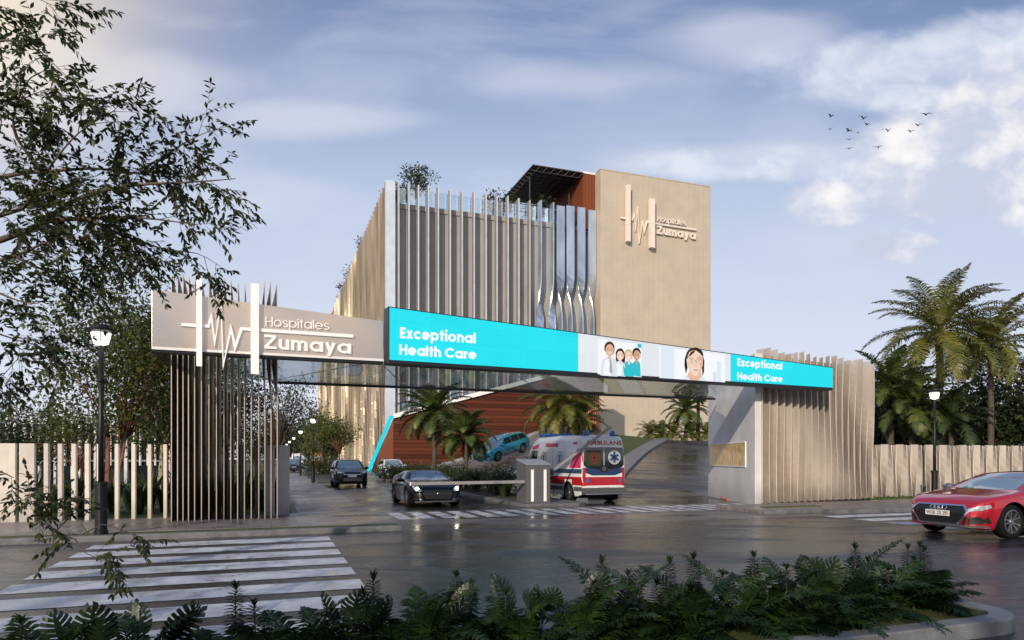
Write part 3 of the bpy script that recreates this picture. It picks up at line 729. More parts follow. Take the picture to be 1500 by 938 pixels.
def arc(cx, cy, rx, ry, a0, a1, n=18):
    return [(cx + rx * math.cos(R(a0 + (a1 - a0) * i / n)), cy + ry * math.sin(R(a0 + (a1 - a0) * i / n))) for i in range(n + 1)]
def glyph(ch, w):
    """centre lines of a geometric letter, cap height 1; returns strokes, width"""
    X = .76; h = w / 2; r = (X - w) / 2; ry = r; rx = r * 1.0; cy = X / 2; A = 1.04; D = -.27
    if ch == 'o': return [arc(h + rx, cy, rx, ry, 0, 360, 32)], 2 * rx + w
    if ch == 'a': return [arc(h + rx, cy, rx, ry, 0, 360, 32), [(h + 2 * rx, 0), (h + 2 * rx, X)]], 2 * rx + w
    if ch == 'p': return [arc(h + rx, cy, rx, ry, 0, 360, 32), [(h, D), (h, X)]], 2 * rx + w
    if ch == 'c': return [arc(h + rx, cy, rx, ry, 42, 318, 26)], 2 * rx + w * .6
    if ch == 'e': return [arc(h + rx, cy, rx, ry, 0, 318, 28), [(h * 1.2, cy - .005), (2 * rx + w * .98, cy - .005)]], 2 * rx + w
    if ch == 's':
        q = (X - w) / 4; sx_ = q * 1.30; c = h + sx_
        return [arc(c, X - h - q, sx_, q, 28, 270, 16) + arc(c, h + q, sx_, q, 90, -152, 16)[1:]], 2 * sx_ + w
    if ch == 't': return [[(.11 + h, 0), (.11 + h, .97)], [(0, X - h * .9), (.22 + w, X - h * .9)]], .22 + w
    if ch == 'i': return [[(h, 0), (h, X)], [(h, .90 - h * .2), (h, .90 + w * .95)]], w
    if ch == 'l': return [[(h, 0), (h, A)]], w
    if ch in 'nh':
        q = .205; return [[(h, 0), (h, X if ch == 'n' else A)], arc(h + q, X - h - q * 1.1, q, q * 1.1, 180, 0, 14) + [(h + 2 * q, 0)]], 2 * q + w
    if ch == 'm':
        q = .19; return [[(h, 0), (h, X)], arc(h + q, X - h - q * 1.1, q, q * 1.1, 180, 0, 14) + [(h + 2 * q, 0)], arc(h + 3 * q, X - h - q * 1.1, q, q * 1.1, 180, 0, 14) + [(h + 4 * q, 0)]], 4 * q + w
    if ch == 'u':
        q = .205; return [[(h + 2 * q, X), (h + 2 * q, 0)], [(h, X)] + arc(h + q, h + q * 1.1, q, q * 1.1, 180, 360, 14)], 2 * q + w
    if ch == 'r': return [[(h, 0), (h, X)], arc(h + .22, X - h - .22, .22, .22, 180, 82, 8)], .24 + h
    if ch == 'x': return [[(h, 0), (.50, X)], [(h, X), (.50, 0)]], .5 + h
    if ch == 'y': return [[(h, X), (.30, .06)], [(.60 - h + .0, X), (.20, D)]], .60
    if ch == 'H': return [[(h, 0), (h, 1)], [(.66, 0), (.66, 1)], [(h, .5), (.66, .5)]], .66 + h
    if ch == 'E': return [[(h, 0), (h, 1)], [(h, h), (.52, h)], [(h, .5), (.48, .5)], [(h, 1 - h), (.52, 1 - h)]], .52
    if ch == 'C': return [arc(.5, .5, .5 - h, .5 - h, 42, 318, 28)], .86
    if ch == 'Z': return [[(.02, 1 - h), (.68, 1 - h)], [(.62, 1 - h * 1.2), (.08, h * 1.2)], [(.02, h), (.70, h)]], .72
    return [], .22
def stroke_text(s, w, sb):
    V, F, E, Ly = [], [], [], []; x = 0
    for ch in s:
        g, adv = glyph(ch, w)
        for k, st in enumerate(g):
            L, Rr = stroke_poly([(x + a, b) for a, b in st], w); n = len(L); b0 = len(V)
            V += [tuple(p) for p in L] + [tuple(p) for p in Rr]; Ly += [k] * (2 * n)
            for i in range(n - 1):
                F.append([b0 + i, b0 + n + i, b0 + n + i + 1, b0 + i + 1]); E.append([b0 + i, b0 + i + 1]); E.append([b0 + n + i + 1, b0 + n + i])
            E.append([b0, b0 + n]); E.append([b0 + 2 * n - 1, b0 + n - 1])
        x += adv + sb
    return V, F, E, Ly
def lettering(mb, s, quad, mapf, nrm, ext=None, w=.2, sb=.09):
    V, F, E, Ly = stroke_text(s, w, sb); x0 = min(v[0] for v in V); x1 = max(v[0] for v in V)
    cl, bl_, cr, br_ = [Vector(q) for q in quad]; f = []
    for (x, y), k in zip(V, Ly):
        a = (x - x0) / (x1 - x0); f.append(mapf(bl_.lerp(br_, a) * (1 - y) + cl.lerp(cr, a) * y) + nrm * (.0012 * k))
    fs = [list(q) for q in F]
    if ext is not None:
        n = len(f); f = f + [p - ext for p in f]; fs += [[a, b, b + n, a + n] for a, b in E]
    mb.add(f, fs)
OFF = .035
mpf = lambda p: fz(p.x, p.y, OFF + .02)
# heartbeat logo
def zoomed(pts, ox, oy, k): return [(ox + x / k, oy + y / k) for x, y in pts]
m = MB()
bp = lambda p: fz(p.x, p.y, .12)
m.prism([bp(Vector(q)) for q in ((287.5, 406), (295.9, 407), (295.9, 538), (287.5, 537))], -FN * .09)
m.prism([bp(Vector(q)) for q in ((367.2, 416.5), (378.6, 418), (378.6, 549.5), (367.2, 548.5))], -FN * .09)
stroke3(m, zoomed([(260, 340), (415, 350), (432, 292), (452, 445), (488, 222), (501, 575), (545, 362), (570, 470), (605, 364), (662, 368)], 200, 390, 3.947), 4.2, mpf, FN * .05)
stroke3(m, zoomed([(700, 371), (1252, 407)], 200, 390, 3.947), 4.6, mpf, FN * .05)
m.build('heartbeat_logo', MT['sign_white'], sp, fix=True)
m = MB(); lettering(m, 'Hospitales', zoomed([(745, 295), (745, 349), (1112, 321), (1112, 371)], 200, 390, 3.947), mpf, FN, FN * .03, .095, .115); m.build('lettering', MT['sign_white'], sp)
m = MB(); lettering(m, 'Zumaya', zoomed([(737, 398), (737, 478), (1238, 434), (1238, 509)], 200, 390, 3.947), mpf, FN, FN * .03, .175, .11); m.build('lettering', MT['sign_white'], sp)

# screen billboard
bb = thing('billboard', fz(890, 548), math.atan2(FD.y, FD.x), 'long illuminated cyan and white billboard reading Exceptional Health Care over the gate', 'billboard')
zt2 = zline(569, 451.8, 1215.5, 539.7); zb2 = zline(569, 528, 1215.5, 568.5)
m = MB(); board(m, 567, 1216.5, lambda s: zt2(s) + .03, lambda s: zb2(s) - .10, .42, .10); m.build('housing', MT['dark_steel'], bb, bevel=.01)
for nm, xa, xb, mm_ in (('screen', 569, 844, 'cyan_screen'), ('screen', 844, 1066, 'white_screen'), ('screen', 1066, 1215.5, 'cyan_screen')):
    m = MB(); board(m, xa, xb, lambda s: zt2(s) - .004, zb2, .02, .125)
    o = m.build(nm, MT[mm_], bb)
    if xa == 844: whitescreen = o
    elif xa == 569: cy1 = o; o['label'] = 'large cyan screen with lettering at left'
    else: cy2 = o; o['label'] = 'short cyan screen with lettering at right end'
whitescreen['label'] = 'white middle screen with two portraits'
k = 2.206
tp = lambda p: fz(p.x, p.y, .132)
for par, dat in ((cy1, (('Exceptional', [(75, 112), (75, 147), (318, 131), (318, 164)]), ('Health Care', [(72, 166), (72, 200), (320, 185), (320, 215)]))),
                 (cy2, (('Exceptional', [(1160, 211), (1160, 236), (1305, 226), (1305, 248)]), ('Health Care', [(1160, 256), (1160, 280), (1306, 269), (1306, 288)])))):
    for s, q in dat:
        m = MB(); lettering(m, s, zoomed(q, 550, 430, k), tp, FN, None, .215, .075); m.build('lettering', MT['screen_text'], par, fix=False)
# portraits: flat shapes on the white screen
PC = {}
def pcol(name, c):
    if name not in PC: PC[name] = emis('print_' + name, c, 1.0)
    return PC[name]
for nm, c in dict(skin=(.80, .50, .36), skin2=(.62, .36, .24), skinl=(.92, .68, .54), brown=(.10, .045, .025), black=(.02, .018, .02), blond=(.72, .50, .25), coat=(.93, .95, .97), grey=(.45, .42, .40), scrub=(.04, .55, .62), pale=(.74, .84, .93), hair=(.035, .022, .020), skinm=(.86, .60, .46), hairl=(.10, .06, .045), frame=(.16, .10, .09), eye=(.10, .06, .05), lip=(.70, .18, .17), shade=(.70, .78, .86), lips2=(.62, .26, .24)).items(): pcol(nm, c)
lay = [0]
def shp(par, pts, c, name):
    lay[0] += 1
    o_ = .133 + lay[0] * .0012
    m = MB(); pp = [fz(x, y, o_) for x, y in pts]
    tr = tessellate_polygon([pp]); m.add(pp, [tuple(t) for t in tr]); return m, c
def ell(cx, cy, rx, ry, n=18, a0=0, a1=360, tilt=0.0):
    return [(cx + rx * math.cos(R(a0 + (a1 - a0) * i / n)), cy + ry * math.sin(R(a0 + (a1 - a0) * i / n)) + tilt * rx * math.cos(R(a0 + (a1 - a0) * i / n))) for i in range(n)]
def picture(name, par, shapes, label):
    cols = []; mb = MB()
    for i, (pts, c) in enumerate(shapes):
        if c not in cols: cols.append(c)
        mb.cur = cols.index(c); pp = [fz(x, y, .133 + i * .0013) for x, y in pts]
        mb.add(pp, [tuple(t) for t in tessellate_polygon([pp])])
    o = mb.build(name, [PC[c] for c in cols], par, fix=False); o['label'] = label; return o
S = []
S.append(([(872, 497.5), (936, 505.5), (936, 553.5), (872, 549)], 'coat'))
S.append(([(930, 504.8), (936, 505.5), (936, 511), (930, 510.3)], 'scrub'))
for cx, cy, r, hair, skin, coat, tor in ((928.5, 520.5, 6.8, 'black', 'skin2', 'scrub', 13), (916.5, 522, 6.4, 'blond', 'skinl', 'scrub', 15), (903.5, 521.5, 6.6, 'hair', 'skinl', 'coat', 17), (888, 513.5, 8.2, 'brown', 'skin', 'coat', 24)):
    if hair == 'hair': S.append((ell(cx + 1, cy + 5, r * 1.05, r * 2.3), hair))
    S.append(([(cx - tor * .55, 551), (cx - tor * .45, cy + r * 1.9), (cx - 2, cy + r * 1.25), (cx + 2, cy + r * 1.25), (cx + tor * .42, cy + r * 1.9), (cx + tor * .5, 553)], 'shade' if coat == 'coat' else 'scrub'))
    S.append(([(cx - tor * .38, 551), (cx - tor * .3, cy + r * 2.0), (cx - 1, cy + r * 1.6), (cx + 3, cy + r * 2.2), (cx + 2, 552)], coat if coat == 'scrub' else 'coat'))
    S.append(([(cx - 1.6, cy + r * .6), (cx + 1.8, cy + r * .6), (cx + 2.2, cy + r * 1.9), (cx - .4, cy + r * 2.2)], skin))
    S.append((ell(cx, cy - r * .30, r * .93, r * 1.15), hair))
    S.append((ell(cx + .3, cy + r * .15, r * .74, r * 1.1), skin))
    S.append((ell(cx + .5, cy + r * .60, r * .24, r * .09), 'coat')); S.append(([(cx + r * .35, cy - r * .5), (cx + r * .95, cy - r * .1), (cx + r * .85, cy + r * .6), (cx + r * .35, cy + r * 1.15), (cx + r * .6, cy + r * .4)], 'skin' if skin != 'skin' else 'skin2'))
    S.append((ell(cx - r * .26, cy - .3, r * .11, r * .06), 'eye')); S.append((ell(cx + r * .34, cy - .1, r * .11, r * .06), 'eye'))
S.append(([(888.5, 529), (890.4, 529.2), (892.5, 546), (890.0, 549), (887.6, 545)], 'grey'))
for gx in (885.6, 892.0): S.append((ell(gx, 513.2, 2.5, 1.7), 'frame')); S.append((ell(gx, 513.2, 2.2, 1.4), 'skin')); S.append((ell(gx, 513.3, .7, .4), 'eye'))
S.append(([(897, 536), (900, 540), (899, 552), (897, 551)], 'pale')); S.append(([(907, 536), (910, 541), (914, 552.5), (909, 552.2)], 'scrub'))
picture('team_portrait', whitescreen, S, 'print of four smiling medical staff in coats')
S = []
S.append(([(962, 508.8), (1058, 520.8), (1058, 561), (962, 554.5)], 'coat'))
S.append(([(964, 509), (984, 511.6), (984, 556), (964, 554.6)], 'pale')); S.append(([(1046, 530), (1052, 530.6), (1052, 560.6), (1046, 560.2)], 'pale')); S.append(([(1040, 546), (1045, 546), (1045, 560), (1040, 559.8)], 'shade'))
S.append((ell(1013.5, 521.5, 12.6, 11.5), 'hair')); S.append(([(1001, 520), (1003, 540), (1000.5, 549), (998.3, 536), (998.8, 526)], 'hair')); S.append(([(1025.5, 522), (1027.5, 530), (1027, 546), (1024.5, 552), (1024, 540)], 'hair'))
S.append(([(1005, 545), (1022, 546), (1026, 558.8), (1000, 557.2)], 'skin'))
S.append(([(996, 556.9), (1001, 551), (1008, 557.7)], 'pale')); S.append(([(1031, 559), (1025, 551.5), (1018, 558.3)], 'pale'))
S.append(([(1003, 522), (1006, 516), (1013, 514), (1021, 516), (1025, 523), (1025, 536), (1022, 545), (1016, 551.5), (1011, 551.3), (1006, 545.5), (1003, 536)], 'skinl'))
S.append(([(1003, 524), (1008, 516.5), (1015, 513.5), (1012, 518), (1005, 524)], 'hair')); S.append(([(1014, 513.6), (1022, 516), (1025.5, 526), (1022, 520)], 'hair')); S.append(([(1019, 522), (1025, 524), (1025, 536), (1022, 545), (1018.5, 550), (1020.5, 540)], 'skin'))
for gx in (1008.3, 1019.3):
    S.append(([(gx - 4.3, 527.5), (gx + 4.3, 528), (gx + 3.6, 533.6), (gx - 3.8, 533.2)], 'frame')); S.append(([(gx - 3.9, 527.9), (gx + 3.9, 528.4), (gx + 3.3, 533.2), (gx - 3.4, 532.8)], 'skinl'))
    S.append((ell(gx, 530.2, 1.9, .85), 'skinm')); S.append((ell(gx, 530.3, 1.2, .55), 'eye')); S.append(([(gx - 3.6, 525.3), (gx + 3, 525.2), (gx + 3, 525.8), (gx - 3.4, 526.1)], 'hairl'))
S.append(([(1012.6, 529.6), (1015, 529.7), (1015, 530.3), (1012.6, 530.2)], 'black'))
S.append(([(1013.2, 531), (1014.6, 531), (1016.2, 538.2), (1014, 539.3), (1011.8, 538.1)], 'skinm')); S.append((ell(1014, 543.3, 3.1, 1.05), 'lips2')); S.append(([(1002.8, 525), (1004.6, 522), (1005.2, 540), (1008, 548), (1005, 544), (1002.8, 536)], 'skinm')); S.append(([(1004, 517), (1009, 512.5), (1013, 511.5), (1007, 516)], 'hairl'))
picture('portrait', whitescreen, S, 'print of a woman with glasses and dark hair')

# ------------------------------------------------------------------ main hospital building
UC, VC = 13.87, 85.3
hb = thing('hospital_building', UV(UC + 15, VC + 40), ANG, 'large hospital block wrapped in tall twisting metal fins behind the gate', 'building')
m = MB(); m.uvbox(UC + 1.3, UC + 31, VC + 1.3, VC + 133, 0, 34.2); m.build('wall', MT['facade_wall'], hb)
m = MB(); m.uvbox(UC + 1.2, UC + 30, VC + 1.15, VC + 1.3, 33.95, 34.6); m.build('parapet', MT['facade_wall'], hb)
m = MB(); m.uvbox(UC + 1.25, UC + 27, VC + 1.22, VC + 1.27, 34.6, 36.6); m.build('glass_balustrade', MT['rail_glass'], hb)
rf_ = MB()
# window band low on the front
for i in range(19):
    s = 1.9 + i * 1.53
    m = MB(); m.uvbox(UC + s + .05, UC + s + 1.25, VC + 1.14, VC + 1.29, 2.0, 13.2 if i % 3 else 9); m.build('window', MT['window_blue'], hb)
xsf = [584, 599, 613, 627.5, 642, 659.5, 677, 694.6, 712, 728, 744, 760, 776, 792, 810, 822.6, 837, 853, 869]
for i, x in enumerate(xsf):
    u = toUV(onplane(x, 300, UV(0, VC), D1))[0]
    top = 36.9 + .12 * math.sin(i * 2)
    if i < 13: f = lambda t: .0
    elif i < 15: f = lambda t, i=i: 1.35 * (1 - sm(t, .52, .70)) - 1.2 * (1 - sm(t, .34, .52))
    else: f = lambda t, i=i: math.pi / 2 * sm(t, .54, .74) + 1.2 * (1 - sm(t, .30, .50))
    m = MB(); m.smooth = False; fin(m, UV(u, VC + .35), 2, top, .85 if i < 13 else 1.2, .17, f, 40, .0, 0, i < 13)
    m.build('fin', [MT['fin_front'], MT['fin_silver']] if i < 13 else MT['fin_mirror'], hb)
m = MB(); fin(m, UV(UC + .35, VC + .3), 2, 37.0, 1.25, .16, lambda t: math.pi / 2 * .96, 6); m.build('fin', MT['fin_silver'], hb)
nl = 74
for i in range(nl):
    t_ = 1.2 + i * 131.5 / nl
    def f(q, i=i, t_=t_):
        far = sm(t_, 24, 34)
        wv = .55 * math.sin(t_ * .23 + q * 5.0) + .35 * math.sin(t_ * .61 - q * 7 + 1)
        low = 1 - sm(q, .3, .62)
        return math.pi / 2 + (far * wv) + (1 - far) * low * .8 * math.sin(t_ * .5 + q * 8)
    top = 37.0
    if t_ > 118: top = 29.0
    m = MB(); fin(m, UV(UC + .35, VC + t_), 0, top, 1.2, .14, f, 30); m.build('fin', MT['fin_gold' if t_ > 26 else 'fin_metal'], hb)
# tower
tw0 = P(880, 248.4, 94); ut, vt = toUV(tw0)
tr_ = thing('stone_tower', UV(ut + 9, vt + 6, 3.9), ANG, 'tall blank beige tiled tower block with raised logo beside the finned facade', 'tower')
TT = tw0.z
m = MB(); m.uvbox(ut, ut + 18.25, vt, vt + 14, 0, TT); m.build('wall', MT['tower_tiles'], tr_, bevel=.05)
m = MB(); m.uvbox(ut - .03, ut + 18.28, vt - .03, vt + 14.03, TT + .003, TT + .16); m.build('coping', MT['tower_tiles'], tr_)
tN = -D1
tf = lambda p, o=.95: onplane(p.x, p.y, UV(ut, vt - o), D1)
ts = thing('tower_logo_sign', UV(ut + 6, vt - .2, 30), ANG, 'raised pale heartbeat logo with Hospitales Zumaya letters high on the stone tower', 'sign')
kz = 6.255; Z = lambda pts: zoomed(pts, 860, 230, kz)
m = MB()
for q in ([(370, 252), (400, 256), (400, 774), (370, 768)], [(583, 378), (624, 384), (624, 833), (583, 826)]):
    m.prism([tf(Vector(p)) for p in Z(q)], D1 * .6)
stroke3(m, Z([(315, 556), (415, 574), (434, 528), (446, 660), (470, 470), (482, 770), (510, 592), (526, 685), (550, 590), (590, 600)]), 2.3, lambda p: tf(p, .35), tN * .3)
stroke3(m, Z([(620, 608), (1000, 668)]), 2.4, lambda p: tf(p, .35), tN * .3)
m.build('heartbeat_logo', MT['logo_beige'], ts)
m = MB(); lettering(m, 'Hospitales', Z([(648, 541), (648, 591), (908, 584), (908, 631)]), lambda p: tf(p, .35), tN * 8, tN * .3, .13, .11); m.build('lettering', MT['logo_beige'], ts)
m = MB(); lettering(m, 'Zumaya', Z([(640, 627), (640, 703), (997, 687), (997, 757)]), lambda p: tf(p, .35), tN * 8, tN * .3, .20, .09); m.build('lettering', MT['logo_beige'], ts)

# rooftop: space frame and timber box
sf = P(781, 241.7, 92); uS_, vS_ = toUV(sf)
spf = thing('space_frame_roof', UV(uS_ + 4, vS_ + 6, 34.5), ANG, 'dark triangulated space frame canopy on the hospital roof', 'roof canopy')
SZ = sf.z; W_, Dp = 7.6, 13
m = MB(); m.uvbox(uS_, uS_ + W_, vS_ + .1, vS_ + Dp, SZ - .02, SZ + .12); m.build('deck', MT['dark_steel'], spf)
m = MB(); nx, ny = 7, 11; hz = .55
top_ = lambda i, j: UV(uS_ + W_ * i / nx, vS_ + Dp * j / ny, SZ - .03)
bot_ = lambda i, j: UV(uS_ + W_ * (i + .5) / nx, vS_ + Dp * (j + .5) / ny, SZ - hz)
for i in range(nx + 1):
    for j in range(ny + 1):
        if i < nx: m.tube([top_(i, j), top_(i + 1, j)], .05, 4, False)
        if j < ny: m.tube([top_(i, j), top_(i, j + 1)], .05, 4, False)
        if i < nx and j < ny:
            for a, b in ((0, 0), (1, 0), (0, 1), (1, 1)): m.tube([bot_(i, j), top_(i + a, j + b)], .04, 4, False)
            if i < nx - 1: m.tube([bot_(i, j), bot_(i + 1, j)], .05, 4, False)
            if j < ny - 1: m.tube([bot_(i, j), bot_(i, j + 1)], .05, 4, False)
m.build('truss', mat('truss_grey', (.07, .062, .058), .5, .3), spf)
for (a, b) in ((.5, 2.5), (W_ - .6, 3.5), (.5, Dp - 1), (W_ - .6, Dp - 1)):
    m = MB(); m.tube([UV(uS_ + a, vS_ + b, 34.2), UV(uS_ + a, vS_ + b, SZ - hz)], .12, 8); m.build('column', MT['dark_steel'], spf)
wb = thing('timber_plant_room', UV(uS_ + W_ + 2, vS_ + 6, 34.2), ANG, 'red timber clad room on the roof between space frame and stone tower', 'roof room')
m = MB(); m.uvbox(uS_ + W_ + .05, ut + 1.0, vS_ + .4, vS_ + Dp, 34.2, SZ + .1); m.build('wall', MT['wood_slats'], wb)
m = MB(); m.uvbox(uS_ + W_, ut + .9, vS_ + .3, vS_ + Dp + .1, SZ + .103, SZ + .35); m.build('coping', MT['panel_trim'], wb)

# timber clad podium with sloping top and cyan edge
WU, WV = 12.7, 74.05
wl = thing('timber_podium', UV(WU + 12, WV + 3), ANG, 'red timber clad podium wall with sloping pale coping and cyan edge strip', 'podium')
def topz(x, y): return onplane(x, y, UV(0, WV), D1)
c0 = onplane(577, 613, UV(0, WV), D1); c1 = onplane(852, 541, UV(0, WV), D1)
b0 = UV(toUV(c0)[0], WV, -.02); b1 = UV(toUV(c1)[0], WV, -.02)
tb = UV(toUV(c0)[0], WV + 18.2, -.02)
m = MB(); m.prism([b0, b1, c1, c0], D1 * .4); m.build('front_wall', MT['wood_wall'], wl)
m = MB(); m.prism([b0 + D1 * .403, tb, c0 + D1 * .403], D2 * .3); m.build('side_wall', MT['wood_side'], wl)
m = MB(); m.prism([c0 + UP * .004 - D1 * .3, c1 + UP * .004 - D1 * .3, c1 + UP * .5 - D1 * .3, c0 + UP * .5 - D1 * .3], D1 * 1.3); m.build('coping', MT['panel_trim'], wl)
m = MB()
e0, e1 = tb - D2 * .05, c0 - D2 * .05 + UP * .3
wdt = D1 * 1.15
m.prism([e0, e0 + wdt * 1.8, e1 + wdt, e1 + wdt * -.1], -D2 * .25); m.build('edge_strip', MT['cyan_strip'], wl)
m = MB(); m.box(tb + UP * .12 + D2 * -.9 + D1 * .6, (2.4, .8, .12), ANG); m.build('base_strip', MT['cyan_strip'], wl)
# lit lobby glazing at the podium's right end
l0 = onplane(838, 640, UV(0, WV + .5), D1); l1 = onplane(879.5, 640, UV(0, WV + .5), D1)
ul0, ul1 = toUV(l0)[0], toUV(l1)[0]
m = MB(); m.uvbox(toUV(c1)[0] + .02, ul1, WV + 1.5, WV + 1.7, 0, 12); m.build('lobby_back_wall', MT['lobby_glow'], wl)
lw_ = MB()
for i in range(12):
    u = toUV(c1)[0] + .1 + (ul1 - toUV(c1)[0] - .15) * i / 11; lw_.uvbox(u - .06, u + .06, WV + .9, WV + 1.05, 0, 12)
for z in (5.2, 6.4, 7.6, 8.8, 10.2): lw_.uvbox(toUV(c1)[0] + .05, ul1, WV + .93, WV + 1.02, z, z + .12)
for i in range(40):
    random.seed(i); u = random.uniform(toUV(c1)[0] + .2, ul1 - .3); z = random.choice((4.4, 5.4, 6.6, 7.8, 9.0)); lw_.uvbox(u, u + random.uniform(.15, .5), WV + 1.2, WV + 1.35, z, z + random.uniform(.3, .8))
lw_.build('lobby_frame', MT['wood_slats'], wl)
m = MB(); m.uvbox(toUV(c1)[0] + .01, ul1 + .1, WV - .2, WV + 2, 9.6, 12.4); m.build('lobby_lintel', MT['wood_wall'], wl)
# lattice building far left behind the garden
lb = thing('lattice_building', UV(-14, 52, .1), ANG, 'low dark glazed building behind an irregular screen of thin white slats on far left', 'building')
a0 = toUV(P(-260, 672, 46))[0]
m = MB(); m.uvbox(-46, -5.2, 50, 58, .05, 3.9); m.build('wall', mat('dark_glazing', (.03, .04, .05), .15, .2, var=.4, vscale=.8), lb)
random.seed(5); k = 0
for i in range(94):
    u = -45.5 + i * .43; h = random.choice((4.2, 4.6, 5.0, 4.8, 5.2)); w = random.choice((.08, .08, .12, .16))
    m = MB(); m.uvbox(u, u + w, 49.5 - random.random() * .3, 49.75, .05 + (random.choice((0, 0, .0, 1.2))), h); m.build('slat', MT['concrete_smooth'], lb)
m = MB()
for z in (1.5, 3.2): m.uvbox(-46, -5.2, 49.76, 49.9, z, z + .12)
m.build('rail', MT['concrete_smooth'], lb)
# ------------------------------------------------------------------ vehicles
mat('paint_red', (.42, .008, .022), .22, metal=.25, coat=1.0)
mat('paint_black', (.003, .004, .007), .14, metal=0.0, coat=.25, spec=.3)
mat('paint_blue', (.02, .30, .42), .22, metal=.35, coat=1.0)
mat('paint_white', (.72, .73, .74), .3, coat=.8)
mat('paint_silver', (.5, .52, .54), .25, metal=.5, coat=1)
mat('paint_navy', (.02, .05, .11), .2, metal=.3, coat=1)
mat('paint_orange', (.50, .12, .05), .3, coat=.6)
mat('car_glass', (.012, .015, .018), .04, spec=.9)
mat('screen_glass', (.17, .25, .31), .05, spec=1.0, coat=.6)  # pale blue base stands in for reflected sky
mat('tyre', (.008, .008, .008), .8, spec=.15)
mat('rim_metal', (.30, .30, .31), .3, metal=.85)
mat('rim_dark', (.06, .06, .065), .35, metal=.7)
mat('chrome', (.75, .76, .78), .12, metal=1.0)
mat('grille_black', (.010, .010, .011), .4)
mat('underbody', (.006, .006, .006), .8)
mat('bumper_grey', (.075, .08, .085), .55)
mat('plate_white', (.7, .7, .68), .5)
mat('lens_clear', (.55, .60, .65), .08, metal=.5)
mat('lens_red', (.45, .01, .01), .15, coat=.8)
mat('lens_blue', (.01, .10, .40), .15, coat=.8)
mat('stripe_red', (.42, .010, .018), .35, coat=.5)
mat('stripe_blue', (.015, .04, .12), .35, coat=.5)
mat('stripe_pink', (.55, .03, .12), .4)
mat('plate_ink', (.01, .01, .01), .5)
mat('star_blue', (.05, .13, .32), .4)

